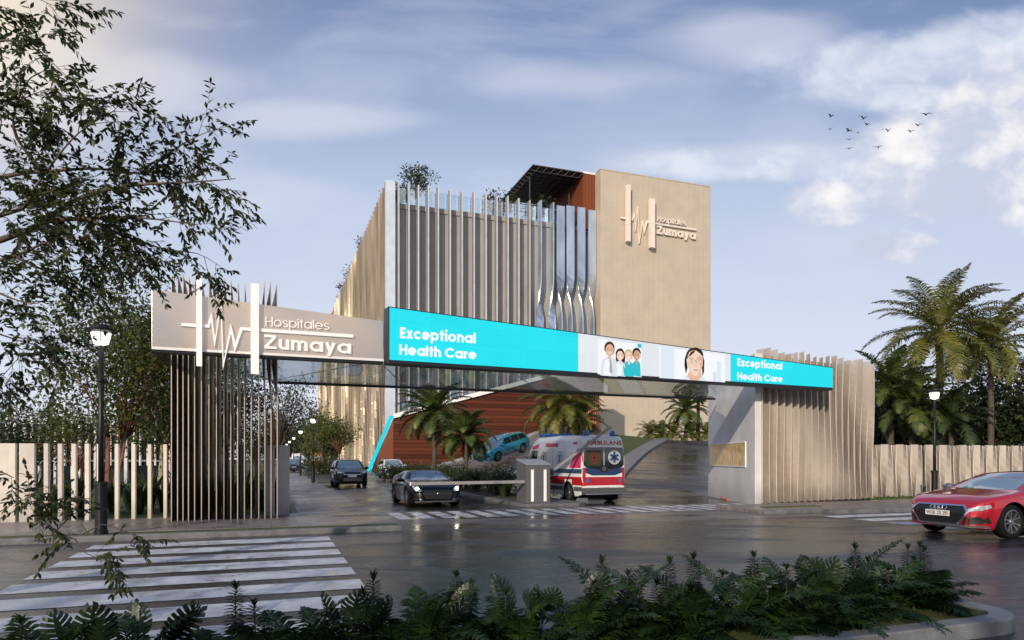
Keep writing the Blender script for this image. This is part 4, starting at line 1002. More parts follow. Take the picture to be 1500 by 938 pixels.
def smooth_arr(a, n=3):
    a = np.array(a, float)
    for _ in range(n):
        b = a.copy(); b[1:-1] = (a[:-2] + 2 * a[1:-1] + a[2:]) / 4; a = b
    return a
class Car:
    def __init__(s, spec):
        s.__dict__.update(spec)
        L = s.L; xs = np.linspace(-L / 2, L / 2, int(L / .045) + 1)
        I = lambda key, n=3: smooth_arr(np.interp(xs, [p[0] for p in getattr(s, key)], [p[1] for p in getattr(s, key)]), n)
        top = I('top', s.smooth); sh = I('shoulder', 5); plan = I('plan', 4) * s.W / 2
        zb = np.interp(xs, [-L / 2, -L / 2 + .35, L / 2 - .35, L / 2], [s.clear + .10, s.clear, s.clear, s.clear + .04])
        sh = np.minimum(sh, top - .035)
        zs = zb.copy()
        arch = np.zeros(len(xs))
        for xw in s.axles:
            Ra = s.R + .055; d = np.abs(xs - xw)
            az = np.where(d < Ra, s.R + np.sqrt(np.maximum(Ra ** 2 - d ** 2, 0)), 0); zs = np.maximum(zs, az)
            arch = np.maximum(arch, np.exp(-((d / (s.R * 1.35)) ** 4)))
        rows = []
        NS, NC, NR = 9, 7, 7
        for i, x in enumerate(xs):
            w = plan[i]; pts = []
            z0 = zs[i]; z1 = max(sh[i], z0 + .03)
            for j in range(NS):
                t = j / (NS - 1); z = z0 + (z1 - z0) * t
                zn = (z - s.clear) / max(.1, (sh[i] - s.clear))
                f = .93 + .07 * math.sin(min(1, max(0, zn * 1.05)) * math.pi * .80) ** .6 if zn > 0 else .93
                f -= .028 * math.exp(-((zn - .38) / .16) ** 2) * (1 - arch[i])     # scallop in the doors
                f += .012 * arch[i]
                pts.append((w * f, z))
            wsd = pts[-1][0]; H = top[i] - z1
            crown = .03 + .02 * min(1, H / .3); ze = top[i] - crown
            wt = wsd - max(0, (ze - z1)) * s.tumble
            wt = min(wt, wsd - .02)
            for j in range(1, NC):
                t = j / (NC - 1); t2 = t
                bulge = .02 * math.sin(t * math.pi) * min(1, H / .3)
                pts.append((wsd + (wt - wsd) * t2 + bulge, z1 + (ze - z1) * t))
            for j in range(1, NR):
                t = j / (NR - 1); a = t * math.pi / 2
                pts.append((wt * (1 - t) if t > .25 else wt * (1 - t), ze + crown * math.sin(a) ** .8))
            rows.append([(x, y, z) for y, z in pts] + [(x, -y, z) for y, z in reversed(pts[:-1])])
        n = len(rows[0]); s.V = [p for r in rows for p in r]; s.F = []
        for i in range(len(rows) - 1):
            for j in range(n - 1): s.F.append((i * n + j, (i + 1) * n + j, (i + 1) * n + j + 1, i * n + j + 1))
        s.F.append(tuple(range(n))); s.F.append(tuple(reversed(range((len(rows) - 1) * n, len(rows) * n))))
        s.bvh = BVHTree.FromPolygons([Vector(v) for v in s.V], s.F)
    def body(s, root, m):
        mb = MB(); mb.smooth = True; mb.add(s.V, s.F); mb.sm[-1] = False; mb.sm[-2] = False
        o = mb.build('body', MT[m], root, world=False)
        b = MB(); Wm = s.W / 2 - .16
        b.box((0, 0, s.clear + .22), (s.L - .5, Wm * 2 - .1, .36))
        for xw in s.axles: b.box((xw, 0, s.R + .12), (s.R * 2 + .25, s.W - .5, s.R * 1.7))
        b.build('chassis', MT['underbody'], root, world=False)
        return o
    def cast(s, ax, a, b):
        o, d = {'x+': ((9, a, b), (-1, 0, 0)), 'x-': ((-9, a, b), (1, 0, 0)), 'y+': ((a, 9, b), (0, -1, 0)), 'y-': ((a, -9, b), (0, 1, 0)), 'z': ((a, b, 9), (0, 0, -1))}[ax]
        h = s.bvh.ray_cast(Vector(o), Vector(d)); return (h[0], Vector(d)) if h[0] is not None else (None, None)
    def decal(s, mb, poly, ax, off=.006, g=.07, thick=0):
        bm = bmesh.new(); vs = [bm.verts.new((p[0], p[1], 0)) for p in poly]; f = bm.faces.new(vs)
        bmesh.ops.triangulate(bm, faces=[f])
        for k in (0, 1):
            lo = min(p[k] for p in poly); hi = max(p[k] for p in poly); c = math.ceil(lo / g) * g
            while c < hi:
                no = (1, 0, 0) if k == 0 else (0, 1, 0); co = (c, 0, 0) if k == 0 else (0, c, 0)
                bmesh.ops.bisect_plane(bm, geom=bm.verts[:] + bm.edges[:] + bm.faces[:], plane_co=co, plane_no=no); c += g
        bm.verts.index_update(); out = []
        for v in bm.verts:
            h, d = s.cast(ax, v.co.x, v.co.y); out.append(None if h is None else h - d * off)
        fs = [[v.index for v in f.verts] for f in bm.faces if all(out[v.index] is not None for v in f.verts)]
        used = sorted({i for f in fs for i in f}); mp = {i: k for k, i in enumerate(used)}
        bm.free()
        if used: mb.add([out[i] for i in used], [[mp[i] for i in f] for f in fs])
    def part(s, name, root, m, items, off=.006, g=.07):
        mb = MB(); mb.smooth = True
        for ax, poly in items: s.decal(mb, poly, ax, off, g)
        return mb.build(name, MT[m] if isinstance(m, str) else m, root, world=False)
    def text(s, name, root, m, st, ax, a0, a1, b0, b1, off=.012, offset=.02, flip=False):
        V, F, E = text_mesh(st, offset); y0, y1 = cap_h(offset); x0 = min(v[0] for v in V); x1 = max(v[0] for v in V); out = []
        for x, y in V:
            h, d = s.cast(ax, a0 + (a1 - a0) * (x - x0) / (x1 - x0), b0 + (b1 - b0) * (y - y0) / (y1 - y0))
            out.append(h - d * off if h is not None else Vector((0, 0, .5)))
        mb = MB(); mb.add(out, [list(f) for f in F]); return mb.build(name, MT[m], root, world=False, fix=False)
_wm = {}
def wheel(root, x, y, R_, wdt, style='star', mr='rim_metal'):
    side = 1 if y > 0 else -1; key = (R_, wdt, style, side, mr)
    if key not in _wm:
        M = Matrix.Rotation(-math.pi / 2 * side, 4, 'X')      # local Z -> outboard
        t = MB(); t.smooth = True; w2 = wdt / 2; ri = R_ * .70
        t.lathe([(ri, -w2), (R_ - .03, -w2), (R_ - .005, -w2 + .03), (R_, 0), (R_ - .005, w2 - .03), (R_ - .03, w2), (ri + .015, w2), (ri, w2 - .02)], 36, M, True)
        me1 = t.mesh('tyre', MT['tyre'])
        r = MB(); r.smooth = False
        r.lathe([(ri + .002, -w2 + .02), (ri + .002, w2 - .012), (ri - .02, w2 - .006), (ri - .025, -w2 + .02)], 36, M, True)
        r.cur = 1; r.lathe([(0, -w2 * .3), (ri - .02, -w2 * .3)], 24, M)
        r.cur = 0; r.lathe([(0, w2 - .02), (.045, w2 - .02), (.065, w2 - .05), (.065, 0)], 16, M)
        if style == 'star':
            for k in range(5):
                for da in (-.17, .17):
                    a = 2 * math.pi * k / 5; a0 = a + da * .4; a1 = a + da * 1.5
                    p = [Vector((.04 * math.cos(a0 - .3), .04 * math.sin(a0 - .3), 0)), Vector(((ri - .02) * math.cos(a1 - .05), (ri - .02) * math.sin(a1 - .05), 0)),
                         Vector(((ri - .02) * math.cos(a1 + .05), (ri - .02) * math.sin(a1 + .05), 0)), Vector((.04 * math.cos(a0 + .3), .04 * math.sin(a0 + .3), 0))]
                    r.prism([M @ (q + Vector((0, 0, w2 - .035 if q.length < .1 else w2 - .018))) for q in p], M.to_3x3() @ Vector((0, 0, -.03)))
        elif style == 'steel':
            r.lathe([(.05, w2 - .04), (ri * .55, w2 - .075), (ri - .01, w2 - .03)], 24, M)
            for k in range(8):
                a = math.pi / 4 * k; r.cur = 1; r.box(M @ Vector((ri * .75 * math.cos(a), ri * .75 * math.sin(a), w2 - .045)), (.04, .03, .04))
            r.cur = 0
        me2 = r.mesh('rim', [MT[mr], MT['underbody']])
        _wm[key] = (me1, me2)
    me1, me2 = _wm[key]
    w = bpy.data.objects.new('wheel', None); COL.objects.link(w); w.parent = root; w.location = (x, y, R_); WM[w] = WM[root]
    for nm, me in (('tyre', me1), ('rim', me2)):
        o = bpy.data.objects.new(nm, me); COL.objects.link(o); o.parent = w
def wheels(c, root, style='star', wdt=.23, mr='rim_metal'):
    for x in c.axles:
        for sd in (1, -1): wheel(root, x, sd * (c.W / 2 - wdt / 2 - .015), c.R, wdt, style, mr)
def mirror(root, x, y, z, m, s=1.0):
    for sd in (1, -1):
        mb = MB(); mb.smooth = True
        M = Matrix.Translation((x, sd * (y + .10), z)) @ Matrix.Diagonal((.09 * s, .13 * s, .075 * s, 1))
        mb.lathe([(0, -1), (.5, -.85), (.85, -.5), (1, 0), (.85, .5), (.5, .85), (0, 1)], 14, M)
        mb.box((x + .02, sd * (y + .0), z - .05), (.05, .16, .03))
        mb.build('mirror', MT[m], root, world=False)
def sym(poly): return [(-a, b) for a, b in reversed(poly)]
def heading(v):      # rotation so that local +x points along v
    return math.atan2(v.y, v.x)
def place_car(c, name, front_axle_mid, hd, label, cat='car', group=None, ry=0.0, z=0):
    d = Vector((math.cos(hd), math.sin(hd), 0)); o = front_axle_mid - d * c.axles[0]
    return thing(name, (o.x, o.y, z), hd, label, cat, group, ry=ry)

coupe = Car(dict(L=4.72, W=1.87, R=.35, clear=.20, axles=(1.46, -1.31), tumble=.62, smooth=3,
    top=[(-2.36, .88), (-2.2, 1.0), (-1.9, 1.06), (-1.1, 1.27), (-.5, 1.36), (.05, 1.345), (.45, 1.22), (1.0, 1.0), (1.2, .965), (1.9, .87), (2.2, .78), (2.30, .70), (2.36, .58)],
    shoulder=[(-2.36, .82), (-1.4, .95), (0, .93), (1.0, .90), (1.46, .86), (2.0, .76), (2.2, .69), (2.36, .52)],
    plan=[(-2.36, .78), (-2.2, .90), (-1.6, 1), (1.5, 1), (1.95, .96), (2.2, .86), (2.36, .66)]))
hd = heading(-D2)
fam = UV(14.8, 10.75)
rc = place_car(coupe, 'parked_car', fam, hd, 'glossy red coupe with black hexagonal grille at the right edge of the street', 'car')
rc.scale = (1.04, 1.04, 1.04); coupe.body(rc, 'paint_red')
hexg = [(-.50, .66), (.50, .66), (.60, .55), (.42, .30), (-.42, .30), (-.60, .55)]
hexo = [(-.53, .69), (.53, .69), (.645, .555), (.455, .27), (-.455, .27), (-.645, .555)]
def frame_items(ax, outer, inner):
    n = len(outer); return [(ax, [outer[i], outer[(i + 1) % n], inner[(i + 1) % n], inner[i]]) for i in range(n)]
coupe.part('grille_frame', rc, 'chrome', frame_items('x+', hexo, hexg), .022)
coupe.part('grille', rc, 'grille_black', [('x+', hexg)], .008)
for sg in (1, -1):
    hl = [(.58, .60), (.72, .66), (.86, .70), (.875, .64), (.80, .59), (.62, .555)]
    it = [(sg * a, b) for a, b in hl];
    h = coupe.part('headlight', rc, 'lens_clear', [('x+', it)], .012, .03)
    coupe.part('lamp_strip', h, 'grille_black', [('x+', [(sg * a, b) for a, b in [(.66, .585), (.83, .625), (.84, .645), (.66, .603)]])], .018, .03) if False else None
    it2 = [(sg * a, b) for a, b in [(.56, .44), (.84, .46), (.86, .32), (.50, .28)]]
    coupe.part('air_intake', rc, 'grille_black', [('x+', it2)], .010)
coupe.part('front_splitter', rc, 'bumper_grey', [('x+', [(-.84, .275), (.84, .275), (.82, .235), (-.82, .235)])], .03)
mb = MB(); pts = [(1.98 + .30 * math.cos(a) , .85 * math.sin(a), .225) for a in np.linspace(-1.45, 1.45, 15)]; mb.tube(pts, .016, 6); mb.build('lip', MT['chrome'], rc, world=False)
coupe.part('windscreen', rc, 'screen_glass', [('x+', [(-.66, .99), (-.30, .975), (.30, .975), (.66, .99), (.50, 1.285), (.25, 1.315), (-.25, 1.315), (-.50, 1.285)])], .006)
coupe.part('rear_window', rc, 'car_glass', [('x-', [(-.58, 1.10), (.58, 1.10), (.46, 1.28), (-.46, 1.28)])], .006)
for ax in ('y+', 'y-'):
    coupe.part('side_window', rc, 'car_glass', [(ax, [(.88, .96), (.30, 1.22), (-.30, 1.28), (-.42, .97)]), (ax, [(-.48, .97), (-.36, 1.28), (-.85, 1.24), (-1.45, 1.03)])], .006)
    coupe.part('window_trim', rc, 'chrome', [(ax, [(.98, .945), (-1.5, 1.005), (-1.5, 1.02), (.98, .962)])], .008)
    coupe.part('door', rc, 'underbody', [(ax, [(.82, .93), (.80, .93), (.84, .34), (.86, .34)]), (ax, [(-.50, .94), (-.52, .94), (-.66, .40), (-.64, .40)])], .002)
    coupe.part('door_handle', rc, 'paint_red', [(ax, [(-.22, .82), (-.40, .825), (-.40, .80), (-.22, .795)])], .03)
coupe.part('sunroof', rc, 'grille_black', [('z', [(.0, -.40), (-.75, -.38), (-.75, .38), (.0, .40)])], .006)
mirror(rc, .78, .88, .99, 'rim_metal')
# rings emblem and plate
m = MB(); m.smooth = True
for i in range(4):
    y = (i - 1.5) * .085; pts = []
    for k in range(21):
        a = 2 * math.pi * k / 20; h, d = coupe.cast('x+', y + .056 * math.cos(a), .615 + .042 * math.sin(a)); pts.append(h + Vector((.035, 0, 0)))
    m.tube(pts, .0085, 5, False)
m.build('emblem', MT['chrome'], rc, world=False)
m = MB(); h, d = coupe.cast('x+', 0, .50); m.box((h.x + .045, 0, .50), (.015, .54, .115)); pl_ = m.build('number_plate', MT['plate_white'], rc, bevel=.004, world=False)
V, F, E = text_mesh('WOB  ZK 295', .012); y0, y1 = cap_h(.012); x0 = min(v[0] for v in V); x1 = max(v[0] for v in V)
m = MB(); m.add([(h.x + .055, -.24 + .48 * (x - x0) / (x1 - x0), .463 + .075 * (y - y0) / (y1 - y0)) for x, y in V], F); m.build('plate_lettering', MT['plate_ink'], rc, world=False, fix=False)
wheels(coupe, rc, 'star', .25, 'rim_metal')

# black sports car
sp_ = Car(dict(L=4.48, W=1.90, R=.345, clear=.16, axles=(1.36, -1.26), tumble=.66, smooth=3,
    top=[(-2.24, .78), (-2.1, .92), (-1.7, .98), (-1.0, 1.14), (-.4, 1.285), (.05, 1.28), (.35, 1.19), (.85, .97), (1.1, .93), (1.8, .83), (2.1, .72), (2.2, .64), (2.24, .52)],
    shoulder=[(-2.24, .72), (-1.3, .93), (0, .87), (1.0, .86), (1.36, .86), (1.9, .72), (2.1, .62), (2.24, .46)],
    plan=[(-2.24, .78), (-2.0, .93), (-1.3, 1), (0, .96), (1.4, 1), (1.8, .95), (2.1, .84), (2.24, .66)]))
bc = place_car(sp_, 'sports_car', Vector((-2.85, 24.0, 0)) , heading(-D1) , 'low black sports car with lit headlights waiting behind the lowered barrier', 'car')
sp_.body(bc, 'paint_black')
sp_.part('grille', bc, 'grille_black', [('x+', [(-.42, .60), (.42, .60), (.50, .50), (.40, .34), (-.40, .34), (-.50, .50)])], .010)
sp_.part('grille_frame', bc, 'rim_dark', frame_items('x+', [(-.44, .62), (.44, .62), (.53, .50), (.42, .32), (-.42, .32), (-.53, .50)], [(-.42, .60), (.42, .60), (.50, .50), (.40, .34), (-.40, .34), (-.50, .50)]), .016)
for sg in (1, -1):
    h = sp_.part('headlight', bc, 'lens_clear', [('x+', [(sg * a, b) for a, b in [(.54, .60), (.66, .70), (.78, .77), (.84, .74), (.80, .64), (.64, .56)]])], .012, .03)
    g = MB(); g.smooth = True; q, d = sp_.cast('x+', sg * .70, .655)
    g.lathe([(0, .03), (.050, .02), (.062, 0), (.0, 0)], 14, Matrix.Translation(q + Vector((.012, 0, 0))) @ Matrix.Rotation(math.pi / 2, 4, 'Y')); g.build('bulb', MT['head_glow'], h, world=False)
    sp_.part('air_intake', bc, 'grille_black', [('x+', [(sg * a, b) for a, b in [(.58, .50), (.80, .52), (.80, .30), (.50, .26)]])], .010)
    sp_.part('fog_trim', bc, 'chrome', [('x+', [(sg * a, b) for a, b in [(.56, .30), (.80, .33), (.80, .30), (.54, .27)]])], .02)
sp_.part('splitter', bc, 'bumper_grey', [('x+', [(-.78, .24), (.78, .24), (.76, .19), (-.76, .19)])], .03)
sp_.part('windscreen', bc, 'screen_glass', [('x+', [(-.70, .935), (-.30, .925), (.30, .925), (.70, .935), (.52, 1.20), (.25, 1.235), (-.25, 1.235), (-.52, 1.20)])], .006)
for ax in ('y+', 'y-'):
    sp_.part('side_window', bc, 'car_glass', [(ax, [(.78, .92), (.25, 1.16), (-.35, 1.21), (-.95, 1.08), (-.98, .95)])], .006)
    sp_.part('side_vent', bc, 'chrome', [(ax, [(.95, .72), (.72, .70), (.74, .67), (.95, .69)])], .01)
    sp_.part('door', bc, 'underbody', [(ax, [(.68, .88), (.66, .88), (.72, .28), (.74, .28)]), (ax, [(-.62, .90), (-.64, .90), (-.74, .34), (-.72, .34)])], .002)
m = MB(); m.smooth = True; q, d = sp_.cast('x+', 0, .50); m.lathe([(0, .01), (.03, .01), (.036, 0)], 16, Matrix.Translation(q + Vector((.02, 0, 0))) @ Matrix.Rotation(math.pi / 2, 4, 'Y')); m.build('emblem', MT['chrome'], bc, world=False)
mirror(bc, .62, .90, .93, 'paint_black')
wheels(sp_, bc, 'star', .26, 'rim_metal')

# SUVs
suv = Car(dict(L=4.75, W=1.93, R=.37, clear=.25, axles=(1.47, -1.40), tumble=.42, smooth=3,
    top=[(-2.37, 1.0), (-2.3, 1.12), (-2.05, 1.50), (-1.8, 1.58), (-1.0, 1.64), (0, 1.65), (.30, 1.60), (1.0, 1.13), (1.2, 1.09), (2.0, 1.02), (2.25, .95), (2.34, .84), (2.37, .70)],
    shoulder=[(-2.37, .95), (-1.4, 1.05), (0, 1.03), (1.3, 1.0), (2.0, .93), (2.25, .86), (2.37, .66)],
    plan=[(-2.37, .84), (-2.2, .93), (-1.6, 1), (1.6, 1), (2.05, .95), (2.25, .88), (2.37, .74)]))
def make_suv(c, root, paint, rm='rim_metal', chrome='chrome'):
    c.body(root, paint)
    c.part('grille', root, 'grille_black', [('x+', [(-.50, .92), (.50, .92), (.46, .76), (-.46, .76)])], .010)
    c.part('grille_frame', root, chrome, frame_items('x+', [(-.53, .94), (.53, .94), (.48, .74), (-.48, .74)], [(-.50, .92), (.50, .92), (.46, .76), (-.46, .76)]), .014)
    for sg in (1, -1):
        c.part('headlight', root, 'lens_clear', [('x+', [(sg * a, b) for a, b in [(.55, .93), (.86, .95), (.85, .85), (.60, .81)]])], .012, .03)
        c.part('air_intake', root, 'grille_black', [('x+', [(sg * a, b) for a, b in [(.58, .62), (.84, .66), (.84, .50), (.52, .46)]])], .01)
    c.part('bumper', root, 'bumper_grey', [('x+', [(-.50, .56), (.50, .56), (.56, .36), (-.56, .36)])], .012)
    c.part('windscreen', root, 'screen_glass', [('x+', [(-.76, 1.13), (-.3, 1.12), (.3, 1.12), (.76, 1.13), (.62, 1.535), (.3, 1.565), (-.3, 1.565), (-.62, 1.535)])], .006)
    c.part('rear_window', root, 'car_glass', [('x-', [(-.66, 1.16), (.66, 1.16), (.58, 1.48), (-.58, 1.48)])], .006)
    for ax in ('y+', 'y-'):
        c.part('side_window', root, 'car_glass', [(ax, [(.92, 1.09), (.34, 1.50), (-.22, 1.54), (-.22, 1.09)]), (ax, [(-.28, 1.09), (-.28, 1.54), (-1.1, 1.53), (-1.12, 1.10)]), (ax, [(-1.18, 1.10), (-1.16, 1.52), (-1.7, 1.48), (-2.0, 1.25), (-1.95, 1.15)])], .006)
        c.part('sill_trim', root, 'bumper_grey', [(ax, [(1.02, .48), (-.95, .48), (-.95, .27), (1.02, .27)])], .012)
        c.part('door_trim', root, chrome, [(ax, [(.98, .56), (-.92, .62), (-.92, .66), (.98, .60)])], .012)
        c.part('door', root, 'underbody', [(ax, [(.92, 1.04), (.90, 1.04), (.95, .42), (.97, .42)]), (ax, [(-.24, 1.05), (-.26, 1.05), (-.26, .42), (-.24, .42)]), (ax, [(-1.14, 1.06), (-1.16, 1.06), (-.98, .6), (-.96, .6)])], .002)
        mb = MB(); sd = 1 if ax == 'y+' else -1; mb.tube([(.1, sd * .62, 1.63), (0, sd * .62, 1.67), (-1.4, sd * .62, 1.67), (-1.6, sd * .62, 1.62)], .02, 6); mb.build('roof_rail', MT['rim_metal'], root, world=False)
    m = MB(); q, d = c.cast('x+', 0, .66); m.box((q.x + .012, 0, .66), (.012, .5, .11)); m.build('number_plate', MT['plate_white'], root, world=False)
    mirror(root, .85, .93, 1.12, paint, 1.15); wheels(c, root, 'star', .25, rm)
vel = place_car(suv, 'parked_car', G(514, 713) + D1 * .1, heading(-D1), 'black luxury suv driving out along the driveway beside the pavement', 'car')
make_suv(suv, vel, 'paint_black')
fA = P(730.5, 676.3, 49.0); rA = P(765, 664.2, 51.0)
dv = fA - rA; hdg = math.atan2(dv.y, dv.x); ptc = math.atan2(-dv.z, math.hypot(dv.x, dv.y)); mid = (fA + rA) / 2
side = Vector((-math.sin(hdg), math.cos(hdg), 0))
dl = dv.length / 2.87
bsv = thing('parked_car', mid - side * .8 + UP * .02, hdg, 'teal blue suv driving down the sloping ramp in front of the red timber wall', 'car', ry=ptc)
make_suv(suv, bsv, 'paint_blue')
wh = place_car(suv, 'parked_car', P(578, 700, 58) * 1.0 - UP * 0, heading(-D1), 'pale cream car half hidden behind the palm bed hedge', 'car'); wh.location.z = 0
WM[wh] = Matrix.Translation(wh.location) @ Euler((0, 0, wh.rotation_euler.z)).to_matrix().to_4x4()
make_suv(suv, wh, 'paint_white')
f1 = place_car(suv, 'parked_car', G(430, 692), heading(-D1), 'dark blue car far down the driveway beside the street lamps', 'car'); make_suv(suv, f1, 'paint_navy')

# vans
van = Car(dict(L=5.9, W=2.0, R=.385, clear=.26, axles=(1.95, -1.92), tumble=.09, smooth=3,
    top=[(-2.95, 2.30), (-2.90, 2.50), (-2.7, 2.60), (-1.0, 2.66), (1.0, 2.62), (1.45, 2.48), (1.75, 2.20), (2.25, 1.30), (2.4, 1.20), (2.8, 1.02), (2.92, .88), (2.95, .70)],
    shoulder=[(-2.95, 1.40), (1.4, 1.40), (2.0, 1.22), (2.4, 1.08), (2.95, .62)],
    plan=[(-2.95, .93), (-2.85, .97), (-2.5, 1), (1.8, 1), (2.3, .95), (2.7, .86), (2.95, .70)]))
def van_base(root, paint):
    van.body(root, paint)
    van.part('windscreen', root, 'screen_glass', [('x+', [(-.82, 1.36), (.82, 1.36), (.74, 2.12), (-.74, 2.12)])], .008)
    van.part('grille', root, 'grille_black', [('x+', [(-.4, .95), (.4, .95), (.36, .7), (-.36, .7)])], .01)
    for sg in (1, -1): van.part('headlight', root, 'lens_clear', [('x+', [(sg * a, b) for a, b in [(.5, .98), (.80, 1.08), (.80, .84), (.5, .82)]])], .012, .04)
    for ax in ('y+', 'y-'):
        van.part('side_window', root, 'car_glass', [(ax, [(2.05, 1.42), (1.62, 2.05), (.95, 2.05), (.95, 1.38), (1.95, 1.36)])], .008)
    mirror(root, 1.85, 1.0, 1.55, 'bumper_grey', 1.6); wheels(van, root, 'steel', .24)
amb_h = Vector((-.39, .92, 0)).normalized(); ra = Vector((3.05, 26.75, 0))
fm = ra + amb_h * (1.95 + 1.78)
am = place_car(van, 'ambulance', fm, heading(amb_h), 'white ambulance van with red and dark blue stripes entering past the ticket kiosk', 'ambulance')
van_base(am, 'paint_white')
for ax in ('y+', 'y-'):
    van.part('side_stripe', am, 'stripe_blue', [(ax, [(-2.9, 1.30), (2.0, 1.30), (2.0, 1.13), (-2.9, 1.13)])], .006, .15)
    van.part('side_stripe', am, 'stripe_red', [(ax, [(-2.9, 1.00), (2.3, 1.00), (2.3, .68), (-2.9, .68)])], .006, .15)
    van.part('side_moulding', am, 'bumper_grey', [(ax, [(-2.93, .62), (-2.38, .62), (-2.38, .46), (-2.93, .46)]), (ax, [(-1.46, .62), (1.5, .62), (1.5, .46), (-1.46, .46)])], .014, .15)
    for q in ([(-.9, 2.32), (.2, 2.34), (.2, 2.18), (-.9, 2.18)], [(.9, 2.34), (1.55, 2.2), (1.55, 2.06), (.9, 2.14)], [(-2.55, 2.34), (-2.2, 2.34), (-2.25, 2.24), (-2.5, 2.24)]): van.part('roof_stripe', am, 'stripe_pink', [(ax, q)], .008, .15)
    van.part('rear_chevron', am, 'stripe_pink', [(ax, [(-2.85, 2.05), (-2.55, 2.05), (-2.0, 1.34), (-2.85, 1.34)])], .005, .12)
    van.part('door', am, 'bumper_grey', [(ax, [(.86, 2.1), (.845, 2.1), (.845, .5), (.86, .5)]), (ax, [(-.52, 2.1), (-.535, 2.1), (-.535, .5), (-.52, .5)])], .009, .3)
    # round side emblems
    for cx, mt_ in ((.35, 'stripe_red'), (-1.15, 'star_blue')):
        ring = [(cx + .24 * math.cos(R(a)), 1.72 + .27 * math.sin(R(a))) for a in range(0, 360, 20)]; rin = [(cx + .20 * math.cos(R(a)), 1.72 + .235 * math.sin(R(a))) for a in range(0, 360, 20)]
        van.part('side_emblem', am, mt_, frame_items(ax, ring, rin) + [(ax, [(cx - .1, 1.86), (cx + .1, 1.86), (cx + .05, 1.74), (cx + .12, 1.58), (cx - .12, 1.58), (cx - .05, 1.7)])], .009, .2)
# rear face
van.part('rear_stripe', am, 'stripe_red', [('x-', [(-.93, 1.0), (.93, 1.0), (.93, .68), (-.93, .68)])], .006, .15)
van.part('rear_stripe', am, 'stripe_blue', [('x-', [(-.92, 1.36), (.92, 1.36), (.92, 1.20), (.5, 1.06), (-.5, 1.06), (-.92, 1.20)])], .007, .15)
rw = []
for sg in (1, -1):
    rw.append(van.part('rear_window', am, 'car_glass', [('x-', [(sg * a, b) for a, b in [(.015, 2.14), (.82, 2.12), (.88, 1.9), (.88, 1.45), (.80, 1.38), (.4, 1.30), (.015, 1.28)]])], .010, .12))
def star(cx, cy, r, w):
    out = []
    for k in range(3):
        a = math.pi / 3 * k + math.pi / 2; d = Vector((math.cos(a), math.sin(a))); n = Vector((-d.y, d.x)); c = Vector((cx, cy))
        out.append(('x-', [tuple(c + d * r + n * w), tuple(c - d * r + n * w), tuple(c - d * r - n * w), tuple(c + d * r - n * w)]))
    return out
circ = lambda cx, cy, r, n=24: [(cx + r * math.cos(2 * math.pi * i / n), cy + r * math.sin(2 * math.pi * i / n)) for i in range(n)]
# seen from behind, the vehicle's right side (-y) is on the right
van.part('star_of_life', am, 'plate_white', frame_items('x-', circ(-.46, 1.75, .27), circ(-.46, 1.75, .245)), .013, .3)
van.part('star_of_life', am, 'lens_clear', [('x-', circ(-.46, 1.75, .235))], .0125, .3)
van.part('star_of_life', am, 'stripe_blue', star(-.46, 1.75, .21, .052), .014, .3)
van.part('window_sticker', am, mat('sticker_green', (.035, .04, .012), .4), [('x-', [(.12, 2.02), (.78, 2.02), (.78, 1.42), (.12, 1.42)])], .0115, .3)
van.part('window_sticker', am, mat('sticker_red', (.16, .02, .015), .4), frame_items('x-', circ(.42, 1.74, .24), circ(.42, 1.74, .20)) + star(.42, 1.74, .15, .035), .013, .3)
van.text('lettering', am, 'stripe_red', 'AMBULANS', 'x-', .78, -.80, 2.22, 2.38, .012, .03)
van.part('handle_plate', am, 'grille_black', [('x-', [(-.14, 1.44), (.14, 1.44), (.16, 1.18), (-.16, 1.18)])], .016, .3)
van.part('emblem', am, 'chrome', frame_items('x-', circ(0, 1.31, .075), circ(0, 1.31, .062)) + [('x-', [(0, 1.375), (-.012, 1.315), (.012, 1.315)]), ('x-', [(-.055, 1.275), (0, 1.32), (.0, 1.30)]), ('x-', [(.055, 1.275), (.0, 1.30), (0, 1.32)])], .018, .3)
for sg in (1, -1):
    t = van.part('tail_light', am, 'lens_red', [('x-', [(sg * a, b) for a, b in [(.80, 1.34), (.935, 1.34), (.935, .66), (.80, .66)]])], .014, .1)
    van.part('reflector', am, 'paint_orange', [('x-', [(sg * a, b) for a, b in [(.90, 2.1), (.935, 2.1), (.95, 1.40), (.90, 1.40)]])], .012, .1)
    van.part('rear_emblem', am, 'star_blue', [('x-', circ(sg * .72, .86, .08))], .012, .3)
m = MB(); m.box((-2.97, 0, .48), (.14, 1.90, .22)); m.box((-3.05, 0, .36), (.30, 1.9, .03)); m.build('rear_bumper', MT['bumper_grey'], am, bevel=.015, world=False)
m = MB(); m.box((-3.20, -.1, .365), (.03, 2.1, .035)); m.build('step', MT['chrome'], am, world=False)
m = MB(); m.box((-2.975, 0, .57), (.03, .72, .12)); m.build('number_plate', MT['plate_white'], am, world=False)
V, F, E = text_mesh('2268NE 7BH', .012); y0, y1 = cap_h(.012); x0 = min(v[0] for v in V); x1 = max(v[0] for v in V)
m = MB(); m.add([(-2.995, .26 - .52 * (x - x0) / (x1 - x0), .535 + .07 * (y - y0) / (y1 - y0)) for x, y in V], F); m.build('plate_lettering', MT['plate_ink'], am, world=False, fix=False)
for y in (.55, -.62):
    m = MB(); m.smooth = True; m.lathe([(.11, 0), (.11, .12), (.09, .19), (.0, .22)], 14, Matrix.Translation((-2.55, y, 2.58))); m.build('beacon', MT['lens_blue'], am, world=False)
m = MB(); m.box((1.0, 0, 2.70), (.35, 1.5, .14)); m.build('light_bar', MT['lens_blue'], am, bevel=.03, world=False)
m = MB(); m.box((-.6, .75, 2.665), (2.4, .06, .06)); m.build('roof_strip', MT['lens_blue'], am, world=False)
